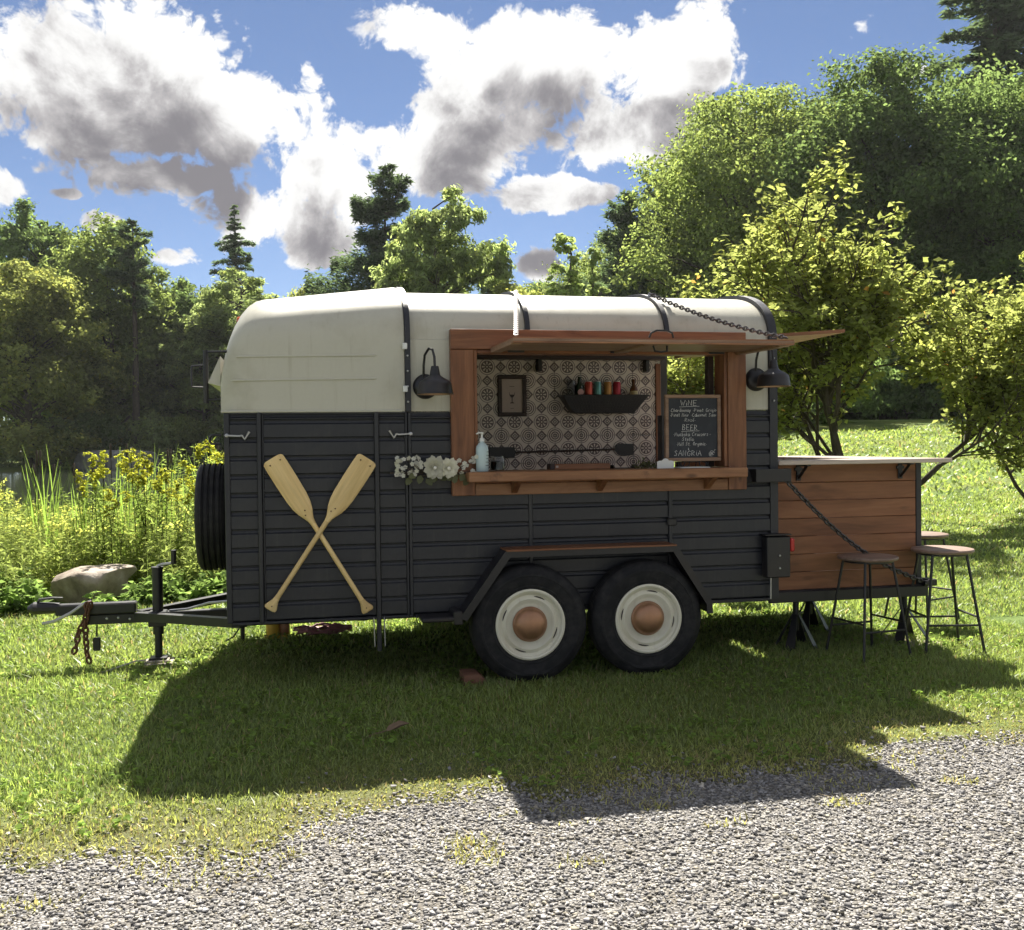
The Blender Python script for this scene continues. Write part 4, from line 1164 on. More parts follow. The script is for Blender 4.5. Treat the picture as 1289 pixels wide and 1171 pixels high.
chalk_line('*Mill St. Organic*', bc-0.01, 1.381, 0.022, 0.205)
chalk_line('&', bc-0.03, 1.352, 0.014, 0.010)
chalk_line('SANGRiA', bc-0.035, 1.318, 0.033, 0.185)
mb = MB()
for k in range(5):
    ox, oz = bc+0.115+0.010*(k % 3), 1.322+0.009*(k//2)
    mb.tube([(ox+0.009*math.cos(a_*0.9), BY-0.0035, oz+0.009*math.sin(a_*0.9)) for a_ in range(7)], 0.0011, 4, upv=(0, 1, 0))
mb.tube([(bc+0.135, BY-0.0035, 1.335), (bc+0.145, BY-0.0035, 1.355), (bc+0.152, BY-0.0035, 1.352)], 0.0011, 4, upv=(0, 1, 0))
mb.build('grape_drawing', M['chalk'], t, sm=False)
t = thing('wire_easel', 'black wire easel with curled feet holding up the chalkboard menu', 'easel', (bc, BY, CZ))
mb = MB()
for s in (-1, 1):
    x = bc+s*0.062
    mb.tube([(x, 0.10, CZ+0.004), (x, 0.03, CZ+0.16), (x, 0.012, CZ+0.30), (x, 0.0155, CZ+0.33)], 0.0035, 6)
    pts = [(x, 0.022, CZ+0.10), (x, 0.02, CZ+0.042), (x, -0.03, CZ+0.033)]
    for k in range(9):
        a_ = math.pi*(0.5+k/6)
        pts.append((x+s*0.004*k, -0.036+0.010*math.cos(a_), CZ+0.0215+0.014*math.sin(a_)))
    mb.tube(pts, 0.0035, 6)
    mb.tube([(x-0.03, -0.03, CZ+0.035), (x-0.025, -0.034, CZ+0.012), (x, -0.036, CZ+0.004), (x+0.025, -0.034, CZ+0.012), (x+0.03, -0.03, CZ+0.035)], 0.0035, 6)
mb.tube([(bc-0.062, 0.022, CZ+0.10), (bc+0.062, 0.022, CZ+0.10)], 0.0035, 6)
mb.tube([(bc-0.062, 0.02, CZ+0.035), (bc+0.062, 0.02, CZ+0.035)], 0.0035, 6)
mb.build('wire_frame', M['black_metal'], t)

# ------------------------------------------------------------------ things on the tiled wall
TY = TW-0.0705
t = thing('framed_print', 'small dark framed print of a wine glass hanging on the tiled wall', 'picture', (0.407, TY, 1.64))
x0, x1, z0, z1 = 0.29, 0.522, 1.625, 1.955
for a0, a1, b0, b1 in ((x0, x1, z1-0.032, z1), (x0, x1, z0, z0+0.032), (x0, x0+0.032, z0+0.0325, z1-0.0325), (x1-0.032, x1, z0+0.0325, z1-0.0325)):
    MB().box(a0, a1, TY-0.024, TY+0.001, b0, b1, 0.004).build('frame', M['dark_frame'], t)
pr = MB().box(x0+0.025, x1-0.025, TY-0.010, TY-0.002, z0+0.025, z1-0.025).build('print', M['paper'], t)
gx_, gz_ = 0.405, 1.775
gp = [(-0.024, 0.042), (-0.021, 0.020), (-0.012, 0.006), (-0.004, 0.0), (-0.003, -0.035), (-0.018, -0.042), (-0.018, -0.046), (0.018, -0.046), (0.018, -0.042), (0.003, -0.035), (0.004, 0.0), (0.012, 0.006), (0.021, 0.020), (0.024, 0.042), (0.021, 0.042), (0.018, 0.024), (-0.018, 0.024), (-0.021, 0.042)]
MB().prism([(gx_+a_, gz_+b_) for a_, b_ in gp], TY-0.0116, TY-0.0095).build('glass_drawing', M['ink'], pr, sm=False)
MB().box(0.385, 0.425, TY-0.0112, TY-0.0095, 1.862, 1.866).build('caption_line', M['ink'], pr)
MB().box(0.39, 0.42, TY-0.0112, TY-0.0095, 1.688, 1.691).build('caption_line', M['ink'], pr)

# black boat shaped wall basket
t = thing('wall_basket', 'black boat shaped wire basket fixed on the tiled wall under the cans', 'basket', (1.14, TY-0.09, 1.645))
bx0, bx1, bw0, bw1, bz0, bz1 = 0.785, 1.500, 0.88, 1.385, 1.645, 1.785
yb, yf = TY-0.002, TY-0.16
mb = MB()
mb.add([(bx0, yb, bz1), (bx1, yb, bz1), (bw1, yb-0.02, bz0), (bw0, yb-0.02, bz0), (bx0, yf, bz1), (bx1, yf, bz1), (bw1, yf+0.03, bz0), (bw0, yf+0.03, bz0)],
       [(0,1,2,3),(4,7,6,5),(3,2,6,7),(0,3,7,4),(1,5,6,2)])
mb.build('basket_body', M['black'], t, ang=20)
mb = MB()
mb.tube([(bx0, yf, bz1), (bx1, yf, bz1), (bx1, yb, bz1), (bx0, yb, bz1), (bx0, yf, bz1)], 0.006, 6)
mb.tube([(bw0, yf+0.028, bz0), (bw1, yf+0.028, bz0)], 0.005, 6)
mb.build('rim_wire', M['black_metal'], t)
mb = MB()
for k in range(1, 24):
    u_ = k/24
    mb.tube([(bx0+(bx1-bx0)*u_, yf-0.002, bz1), (bw0+(bw1-bw0)*u_, yf+0.027, bz0)], 0.0022, 4)
for k in range(1, 7):
    u_ = k/7
    mb.tube([(bx0+(bw0-bx0)*u_, yf+0.03*u_-0.002, bz1+(bz0-bz1)*u_), (bx1+(bw1-bx1)*u_, yf+0.03*u_-0.002, bz1+(bz0-bz1)*u_)], 0.0022, 4)
tag(mb.build('mesh_wire', M['black_metal'], t), kind='stuff')
MB().box(bw0-0.06, bw1+0.06, yf+0.012, yb-0.004, 1.735, 1.742).build('shelf_plate', M['black_metal'], t)

SZ = 1.7425; SY = TY-0.075
def can(x, mt, label, h=0.155, r=0.032):
    c = thing('drink_can', label, 'can', (x, SY, SZ), 'cans in the wall basket')
    MB().lathe([(r*0.80, 0.0), (r*0.84, 0.004), (r, 0.014), (r, h-0.014), (r*0.82, h)], (x, SY, SZ), 24).build('body', M[mt], c)
    MB().lathe([(r*0.82, h), (r*0.84, h+0.003), (r*0.78, h+0.002), (r*0.76, h-0.003), (0, h-0.003)], (x, SY, SZ), 20).build('lid', M['silver'], c)
    MB().lathe([(r*0.80, 0.0), (r*0.7, 0.001), (0, 0.004)], (x, SY, SZ), 16).build('base', M['silver'], c)
    MB().box(x-0.006, x+0.006, SY-0.012, SY+0.008, SZ+h-0.002, SZ+h, 0.0005).build('tab', M['silver'], c)
    return c
can(1.020, 'can_red', 'bright red can standing in the wall basket beside the green bottle')
can(1.095, 'can_teal', 'pale teal drink can standing in the wall basket')
can(1.180, 'can_orange', 'amber orange drink can standing in the wall basket')
can(1.257, 'can_dkred', 'dark red drink can standing in the wall basket beside the amber one')
t = thing('wine_bottle', 'dark green bottle with a round pink label standing in the wall basket', 'bottle', (0.945, SY, SZ))
MB().lathe([(0, 0), (0.033, 0.002), (0.035, 0.008), (0.035, 0.11), (0.028, 0.13), (0.014, 0.15), (0.0125, 0.185), (0.015, 0.187), (0.015, 0.195), (0, 0.196)], (0.945, SY, SZ), 24).build('glass', M['green_glass'], t)
MB().lathe([(0.0, -0.0375), (0.026, -0.0362), (0.026, -0.0345)], (0.945, SY, SZ+0.07), 24, 'y').build('label_disc', M['label_pink'], t)
t = thing('amber_bottle', 'short amber bottle with a tan label standing at the end of the wall basket', 'bottle', (1.40, SY, SZ))
MB().lathe([(0, 0), (0.030, 0.002), (0.032, 0.008), (0.032, 0.095), (0.024, 0.115), (0.014, 0.13), (0.0135, 0.165), (0.016, 0.167), (0.016, 0.175), (0, 0.176)], (1.40, SY, SZ), 24).build('glass', M['amber_glass'], t)
MB().lathe([(0.0325, 0.02), (0.0328, 0.022), (0.0328, 0.078), (0.0325, 0.08)], (1.40, SY, SZ), 24).build('label_band', M['label_tan'], t)
t = thing('tall_jar', 'clear empty glass jar standing at the end of the wall basket', 'jar', (0.875, SY, SZ))
MB().lathe([(0, 0), (0.034, 0.001), (0.036, 0.006), (0.036, 0.145), (0.032, 0.155), (0.032, 0.17), (0.029, 0.17), (0.029, 0.155), (0.033, 0.144), (0.033, 0.006), (0, 0.005)], (0.875, SY, SZ), 24).build('glass', M['glass'], t)

# black double bladed paddle fixed along the tiled wall
t = thing('wall_paddle', 'thin black double bladed paddle fixed level along the tiled wall', 'paddle', (0.82, TY-0.02, 1.345))
MB().tube([(0.40, TY-0.022, 1.338), (1.27, TY-0.022, 1.352)], 0.0085, 8).build('shaft', M['dark_frame'], t)
MB().prism([(0.215, 1.297), (0.415, 1.295), (0.425, 1.338), (0.415, 1.381), (0.215, 1.383)], TY-0.032, TY-0.004).build('blade', M['black_metal'], t, ang=20)
MB().prism([(1.245, 1.352), (1.285, 1.310), (1.33, 1.298), (1.41, 1.305), (1.41, 1.395), (1.30, 1.398), (1.27, 1.385)], TY-0.032, TY-0.004).build('blade', M['black_metal'], t, ang=20)

# ------------------------------------------------------------------ plank bar on the lowered ramp
BY0 = 0.165
t = thing('bar_counter', 'reddish brown plank bar standing on the lowered ramp behind the stools', 'bar', (2.32, 0.9, RZ1))
pz = [RZ1+0.001+i*0.1185 for i in range(8)]
for i in range(7):
    h_ = 0.1155 if i < 6 else 0.118
    MB().box(1.738, 2.842, BY0+rnd.uniform(-0.0015, 0.0015), BY0+0.022, pz[i], pz[i]+h_, 0.0025).build('plank', M['bar_wood'], t)
    MB().box(1.738, 2.842, TW-BY0-0.022, TW-BY0, pz[i], pz[i]+h_, 0.0025).build('plank', M['bar_wood'], t)
    MB().box(2.855, 2.877, BY0+0.03, TW-BY0-0.03, pz[i], pz[i]+h_, 0.0025).build('plank', M['bar_wood'], t)
for y in (BY0-0.004, TW-BY0-0.034):
    MB().box(2.844, 2.884, y, y+0.038, RZ1, 1.246, 0.003).build('corner_post', M['black'], t)
    MB().box(1.74, 1.775, y+0.03 if y < 1 else y-0.03, y+0.06 if y < 1 else y, RZ1, 1.246, 0.003).build('inner_post', M['black'], t)
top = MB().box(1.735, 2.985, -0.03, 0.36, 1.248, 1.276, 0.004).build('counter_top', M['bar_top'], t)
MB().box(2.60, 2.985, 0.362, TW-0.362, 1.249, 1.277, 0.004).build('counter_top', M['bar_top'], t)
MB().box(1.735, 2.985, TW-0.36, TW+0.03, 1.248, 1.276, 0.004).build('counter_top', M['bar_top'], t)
for x in (1.97, 2.72):
    mb = MB()
    mb.box(x-0.016, x+0.016, BY0-0.012, BY0-0.002, 1.14, 1.246, 0.002)
    mb.box(x-0.016, x+0.016, 0.02, BY0-0.013, 1.236, 1.247, 0.002)
    mb.tube([(x, BY0-0.008, 1.155), (x, BY0-0.05, 1.185), (x, 0.05, 1.238)], 0.010, 6)
    mb.box(x-0.03, x+0.03, BY0-0.013, BY0-0.003, 1.205, 1.225, 0.002)
    mb.build('shelf_bracket', M['black_metal'], t)
t = thing('bin', 'black metal bin hanging at the outer end of the plank bar', 'bin', (2.96, 0.55, 0.70))
mb = MB(); mb.lathe([(0.0, 0.0), (0.062, 0.002), (0.075, 0.26), (0.082, 0.262), (0.082, 0.27), (0.072, 0.268), (0.058, 0.01), (0, 0.008)], (2.966, 0.55, 0.62), 24); mb.build('bin_body', M['black_metal'], t)
mb = MB(); mb.tube([(2.882, 0.55, 0.90), (2.90, 0.55, 0.90), (2.905, 0.55, 0.88)], 0.006, 6); mb.box(2.879, 2.886, 0.53, 0.57, 0.86, 0.92, 0.001); mb.build('bin_hook', M['steel'], t)

# ------------------------------------------------------------------ stools
def make_stool():
    t = thing('bar_stool', '', 'stool', (0, 0, 0), 'bar stools by the plank bar')
    MB().lathe([(0, 0.628), (0.172, 0.628), (0.185, 0.632), (0.190, 0.642), (0.186, 0.652), (0.172, 0.655), (0, 0.657)], (0, 0, 0), 48).build('seat', M['seat_wood'], t, origin=(0, 0, 0.64))
    ring = [(0.150*math.cos(a_), 0.150*math.sin(a_), 0.621) for a_ in np.linspace(0, 2*math.pi, 25)]
    MB().tube(ring, 0.007, 6, caps=False).build('seat_ring', M['black_metal'], t)
    ft_ = []
    for k in range(4):
        a_ = math.pi/4+k*math.pi/2
        top_, bot_ = Vector((0.150*math.cos(a_), 0.150*math.sin(a_), 0.625)), Vector((0.262*math.cos(a_), 0.262*math.sin(a_), 0.0))
        MB().tube([top_, bot_], 0.0088, 8).build('leg', M['black_metal'], t)
        ft_.append((top_, bot_))
    for k in range(4):
        u_ = 0.70 if k % 2 == 0 else 0.62
        p, q_ = ft_[k][0].lerp(ft_[k][1], u_), ft_[(k+1) % 4][0].lerp(ft_[(k+1) % 4][1], u_)
        MB().tube([p, q_], 0.007, 8).build('footrest', M['black_metal'], t)
    return t
st0 = make_stool()
for i, (x, y, rz, s, lab) in enumerate((
        (2.335, -0.065, 8, 1.0, 'brown seated black steel stool in front of the plank wall by the jack stand'),
        (2.905, -0.03, -12, 1.04, 'brown seated black steel stool in front of the bar corner post'),
        (3.42, 0.95, 20, 1.04, 'pale topped black steel stool at the outer end of the bar'),
        (2.50, 2.35, 5, 1.0, 'black steel stool on the far side of the bar with only its legs in view'))):
    o = st0 if i == 0 else copy_tree(st0)
    o.location = (x, y, 0); o.rotation_euler = (0, 0, R(rz)); o.scale = (s, s, s)
    o['label'] = lab

# ------------------------------------------------------------------ supports under the ramp and the drawbar
def jack_stand(x, y, top_z, label, wide=0.11):
    t = thing('jack_stand', label, 'jack stand', (x, y, 0), 'jack stands under the ramp')
    mb = MB()
    for k in range(4):
        a_ = math.pi/4+k*math.pi/2
        b_ = Vector((x+wide*1.3*math.cos(a_), y+wide*1.3*math.sin(a_), 0.0)); c_ = Vector((x+0.022*math.cos(a_), y+0.022*math.sin(a_), 0.23))
        d_ = Vector((math.cos(a_+math.pi/2), math.sin(a_+math.pi/2), 0))
        mb.add([b_-d_*0.035, b_+d_*0.035, c_+d_*0.016, c_-d_*0.016, b_-d_*0.035-Vector((0.006*math.cos(a_), 0.006*math.sin(a_), -0.002)), b_+d_*0.035-Vector((0.006*math.cos(a_), 0.006*math.sin(a_), -0.002)), c_+d_*0.016-Vector((0.006*math.cos(a_), 0.006*math.sin(a_), 0)), c_-d_*0.016-Vector((0.006*math.cos(a_), 0.006*math.sin(a_), 0))],
               [(0,1,2,3),(4,7,6,5),(0,4,5,1),(1,5,6,2),(2,6,7,3),(3,7,4,0)])
    mb.build('base', M['black_metal'], t, ang=20)
    MB().tube([(x, y, 0.12), (x, y, top_z-0.02)], 0.021, 12).build('post', M['black_metal'], t)
    MB().box(x-0.045, x+0.045, y-0.03, y+0.03, top_z-0.022, top_z, 0.005).build('saddle', M['black_metal'], t)
    MB().tube([(x, y, 0.215), (x+0.02, y-0.05, 0.25)], 0.007, 6).build('release_lever', M['steel'], t)
jack_stand(2.02, 0.30, RZ0, 'thin black jack stand under the ramp beside the trailer end')
jack_stand(2.42, 0.85, RZ0, 'black jack stand in the shade under the middle of the ramp')
jack_stand(2.86, 0.33, RZ0, 'broad black jack stand on a pale pad under the ramp corner', 0.135)
t = thing('support_pad', 'pale concrete slab under the broad jack stand', 'slab', (2.86, 0.33, 0))
MB().box(2.66, 3.06, 0.14, 0.52, -0.03, 0.006, 0.004).build('slab', M['concrete'], t)
t = thing('jockey_pad', 'pale square concrete block under the drawbar post', 'block', (-2.17, 0.90, 0))
MB().box(-2.262, -2.078, 0.80, 1.0, -0.02, 0.024, 0.006).build('lower_block', M['concrete'], t)
MB().box(-2.235, -2.105, 0.83, 0.97, 0.0242, 0.0382, 0.004).build('upper_block', M['concrete'], t)
t = thing('wheel_chock', 'brown wooden block wedged against the front tyre', 'chock', (-0.27, -0.10, 0))
MB().prism([(-0.34, 0.0), (-0.21, 0.0), (-0.21, 0.03), (-0.25, 0.062), (-0.34, 0.064)], -0.20, -0.02).build('block', M['plain_wood'], t, ang=20)
t = thing('bottle_jack', 'yellow support jack under the trailer floor behind the drawbar', 'jack', (-1.44, 1.66, 0))
mb = MB(); mb.box(-1.53, -1.35, 1.57, 1.75, 0.0, 0.02, 0.004); mb.tube([(-1.47, 1.66, 0.018), (-1.47, 1.66, 0.26)], 0.05, 14); mb.build('jack_body', M['yellow'], t)
MB().tube([(-1.385, 1.66, 0.018), (-1.385, 1.66, 0.20)], 0.038, 14).build('jack_cylinder', M['counter'], t)
MB().tube([(-1.47, 1.66, 0.25), (-1.47, 1.66, 0.378)], 0.02, 10).build('jack_ram', M['steel'], t)
t = thing('cord_heap', 'tangled heap of pink cable lying on the grass under the trailer', 'cable', (-1.10, 1.62, 0))
mb = MB()
cr = random.Random(3)
pts = []
for k in range(90):
    a_ = k*0.55
    rr = 0.07+0.08*cr.random()
    pts.append((-1.10+math.cos(a_)*rr*1.5, 1.62+math.sin(a_)*rr*0.8, 0.012+0.09*cr.random()*max(0, 1-rr*4)+0.02*cr.random()))
mb.tube(pts, 0.008, 6); mb.build('cable', M['cord'], t)
t = thing('stake', 'short black stake with a cable in the grass beside the yellow jack', 'stake', (-1.68, 1.55, 0))
MB().tube([(-1.68, 1.55, -0.03), (-1.68, 1.55, 0.15), ], 0.016, 10).lathe([(0.024, 0), (0.024, 0.02), (0, 0.022)], (-1.68, 1.55, 0.148), 12).build('post', M['black_metal'], t)
mb = MB(); mb.tube([(-1.68, 1.54, 0.13), (-1.74, 1.48, 0.05), (-1.82, 1.45, 0.012), (-1.95, 1.42, 0.01)], 0.006, 6); mb.build('cable', M['black_metal'], t)
t = thing('thin_rope', 'thin pale rope trailing over the grass from the drawbar post', 'rope', (-2.30, 0.85, 0))
mb = MB(); mb.tube([(-2.24, 0.84, 0.045), (-2.30, 0.80, 0.05), (-2.38, 0.74, 0.035), (-2.46, 0.70, 0.015), (-2.55, 0.66, 0.01)], 0.005, 6); mb.build('rope', M['white_cord'], t)
t = thing('dry_leaf', 'dry brown fallen leaf curled on the shaded grass', 'leaf', (-0.87, -1.11, 0.02))
lv = []
for k in range(5):
    a_ = -0.7+k*0.36
    lv.append((Vector((-0.87, -1.11, 0.035)), Vector((math.cos(a_), math.sin(a_)*0.6, 0.25+0.1*(k % 2))), Vector((0, -0.3, 1)), 0.12-0.02*abs(k-2), 0.035))
M['dry'] = make_mat('dry_leaf', lambda q: q.bsdf(q.mix(q.noise(q.coord(), 30, 4), (0.11, 0.07, 0.04), (0.22, 0.15, 0.09)), 0.8))
petals_obj('blade', lv, M['dry'], t)
MB().tube([(-0.87, -1.11, 0.036), (-0.93, -1.13, 0.03), (-0.98, -1.14, 0.012)], 0.003, 5).build('stalk', M['dry'], t)
# ------------------------------------------------------------------ vegetation
def rng_of(s): return np.random.default_rng(s)
def unit(v): return v/np.maximum(np.linalg.norm(v, axis=-1, keepdims=True), 1e-9)
def leaf_quads(rng, P, N, size, aspect=0.55, axis=None, droop=0.25, jit=0.35):
    """one four sided leaf per point: P centres, N rough normals"""
    n = len(P)
    N = unit(N + rng.normal(0, 0.55, (n, 3)))
    Ax = rng.normal(0, 1, (n, 3)) if axis is None else axis + rng.normal(0, 0.35, (n, 3))
    Ax[:, 2] -= droop
    Ax = unit(Ax - N*np.sum(Ax*N, -1, keepdims=True))
    S = np.cross(N, Ax)
    L = size*(1 + jit*rng.uniform(-1, 1, (n, 1)))
    W = L*aspect*0.5
    bend = N*L*0.12
    V = np.stack([P - Ax*L*0.5, P + S*W + bend - Ax*L*0.05, P + Ax*L*0.5, P - S*W + bend - Ax*L*0.05], 1).reshape(-1, 3)
    F = np.arange(4*n).reshape(n, 4)
    return V, F
def tints(rng, n, var=0.25, yellow=0.0, brown=0.0):
    k = 1 + var*rng.normal(0, 1, (n, 1)).clip(-2, 2)
    c = np.repeat(k, 3, 1)
    y = (rng.random((n, 1)) < yellow)*rng.uniform(0.3, 1.0, (n, 1))
    c = c*(1 + y*np.array([[0.45, 0.28, -0.1]]))
    b = (rng.random((n, 1)) < brown)*1.0
    c = c*(1 + b*np.array([[0.9, -0.1, -0.2]]))
    return np.repeat(c.clip(0.25, 3.0), 4, axis=0)

def limb_tube(mb, p, q, r0, r1, rng, bow=0.1, n=5, sides=6):
    p, q = Vector(p), Vector(q); L = (q-p).length
    off = Vector(rng.normal(0, bow*L, 3)); off.z = abs(off.z)*0.5
    pts = [p.lerp(q, t)+off*(4*t*(1-t)) for t in np.linspace(0, 1, n)]
    mb.tube(pts, [r0+(r1-r0)*i/(n-1) for i in range(n)], sides, caps=False)

def broadleaf(seed, H, R_, base, n_leaves, leaf, mat, n_clump=55, shape='round', yellow=0.05, var=0.22, sub=9, gap=0.0, droop=0.25, aspect=0.6, top_pow=1.0, csize=1.0):
    """tree of height H: envelope radius R_, crown starting at height base. Returns (trunk mesh, crown mesh)"""
    rng = rng_of(seed)
    C = []
    for i in range(n_clump*6):
        if len(C) >= n_clump: break
        t = rng.random()**0.8
        if shape == 'round': env = math.sin(math.pi*min(1, 0.12+0.86*t)**top_pow)**0.6
        elif shape == 'oval': env = math.sin(math.pi*(0.10+0.86*t))**0.75
        elif shape == 'dome': env = math.sqrt(max(0, 1-t**2.6))
        else: env = (1-t)**0.7
        a_ = rng.uniform(0, 2*math.pi); rr = R_*env*(0.35+0.62*math.sqrt(rng.random()))
        p = np.array([rr*math.cos(a_), rr*math.sin(a_), base+(H-base)*(0.04+0.90*t)])
        cr_ = csize*R_*(0.20+0.17*rng.random())*(0.65+0.5*env)
        if any(np.linalg.norm(p-c[0]) < 0.42*(cr_+c[1]) for c in C): continue
        C.append((p, cr_))
    # twig sub-clumps on each clump
    SP = []; SR = []; SN = []
    for p, cr_ in C:
        for k in range(sub):
            d = rng.normal(0, 1, 3); d[2] = d[2]*0.75+0.15; d /= np.linalg.norm(d)
            q = p + d*cr_*rng.uniform(0.45, 1.1)*np.array([1.05, 1.05, 0.8])
            SP.append(q); SR.append(cr_*rng.uniform(0.22, 0.42)); SN.append(d)
    SP, SR, SN = np.array(SP), np.array(SR), np.array(SN)
    w = SR**2; idx = rng.choice(len(SP), n_leaves, p=w/w.sum())
    P = SP[idx] + rng.normal(0, 1, (n_leaves, 3))*SR[idx][:, None]*np.array([0.72, 0.72, 0.5])
    P[:, 2] = np.maximum(P[:, 2], 0.15*H*0.1)
    N = SN[idx] + np.array([0, 0, 0.5])
    V, F = leaf_quads(rng, P, N, leaf, aspect, droop=droop)
    tn = tints(rng, n_leaves, var, yellow)
    cl = np.repeat(rng.uniform(0.82, 1.18, len(SP))[idx][:, None], 4, axis=0).reshape(-1, 1)
    crown = np_mesh('crown', V, F, mat, tn*cl)
    mb = MB()
    tr_ = H*0.018+0.03
    lean = rng.normal(0, 0.03*H, 2)
    spine = [Vector((lean[0]*t*t, lean[1]*t*t, -0.3+(H*0.88+0.3)*t)) for t in np.linspace(0, 1, 8)]
    mb.tube(spine, [tr_*(1.25 if i == 0 else 1-0.12*i) for i in range(8)], 8, caps=False)
    for p, cr_ in C:
        hz_ = max(0.12*H, p[2]-(0.35+0.25*rng.random())*math.hypot(p[0], p[1])-0.3*cr_)
        f = hz_/(H*0.88)
        s = Vector((lean[0]*f*f, lean[1]*f*f, hz_))
        limb_tube(mb, s, p, tr_*0.36*(1.1-f*0.6), tr_*0.08, rng, 0.08)
    trunk = mb.mesh('trunk', ang=60); trunk.materials.append(M['bark'])
    return trunk, crown

def conifer(seed, H, R_, base, n_whorl, n_leaves, leaf, mat, kind='pine'):
    rng = rng_of(seed)
    mb = MB(); tr_ = H*0.013+0.03
    mb.tube([(0, 0, -0.3), (0.02*H*0.2, 0, H*0.5), (0, 0.01*H, H*0.985)], [tr_*1.2, tr_*0.75, tr_*0.08], 8, caps=False)
    B = []
    for i in range(n_whorl):
        t = (i+0.5)/n_whorl
        z = base+(H-base)*t**0.9
        nb = 5 if kind == 'pine' else 7
        a0 = rng.uniform(0, 6.28)
        for k in range(nb):
            if kind == 'pine': L = R_*(0.55+0.5*math.sin(math.pi*(0.18+0.8*t)))*(1-0.55*t**2)*rng.uniform(0.55, 1.1)
            else: L = R_*(1-t)**0.75*rng.uniform(0.45, 1.15)+0.05
            a_ = a0+2*math.pi*k/nb+rng.uniform(-0.5, 0.5)
            z = base+(H-base)*t**0.9+rng.normal(0, 0.028*H if kind == 'pine' else 0.008*H)
            z = min(z, H*0.98); L *= rng.uniform(0.6, 1.25)
            rise = (0.32*rng.uniform(-0.3, 1.6) if kind == 'pine' else -0.28+0.35*t)*L
            p = Vector((0, 0, z)); q = Vector((math.cos(a_)*L, math.sin(a_)*L, z+rise))
            mid = p.lerp(q, 0.55)+Vector((0, 0, -0.06*L if kind == 'pine' else 0.05*L))
            mb.tube([p, mid, q], [tr_*0.28*(1-0.6*t), tr_*0.18*(1-0.6*t), 0.01], 5, caps=False)
            B.append((np.array(p), np.array(mid), np.array(q), L))
    Ls = np.array([b[3] for b in B]); idx = rng.choice(len(B), n_leaves, p=Ls**1.4/np.sum(Ls**1.4))
    pa = np.array([b[0] for b in B])[idx]; pm = np.array([b[1] for b in B])[idx]; pq = np.array([b[2] for b in B])[idx]; LL = Ls[idx][:, None]
    u = (1-(rng.random((n_leaves, 1))**1.5)*0.85) if kind == 'pine' else (1-rng.random((n_leaves, 1))**1.2*0.95)
    P = np.where(u < 0.55, pa+(pm-pa)*(u/0.55), pm+(pq-pm)*((u-0.55)/0.45))
    d = unit(pq-pa); side = unit(np.cross(d, np.array([0, 0, 1.0])))
    lat = rng.normal(0, 1, (n_leaves, 1))*LL*(0.17 if kind == 'pine' else 0.13)*(1.15-0.7*u if kind != 'pine' else 1.0)
    P = P + side*lat + np.array([0, 0, 1.0])*(rng.normal(0, 0.085 if kind == 'pine' else 0.05, (n_leaves, 1))*LL+(0.02*LL if kind == 'pine' else -0.03*LL)) - np.abs(lat)*d*0.25
    ax = d*0.8 + side*np.sign(lat)*0.7 + np.array([0, 0, 0.25 if kind == 'pine' else -0.2])
    V, F = leaf_quads(rng, P, np.tile([0, 0, 1.0], (n_leaves, 1)), leaf, 0.28, axis=ax, droop=0.0)
    crown = np_mesh('crown', V, F, mat, tints(rng, n_leaves, 0.28, 0.03))
    trunk = mb.mesh('trunk', ang=60); trunk.materials.append(M['bark'])
    return trunk, crown

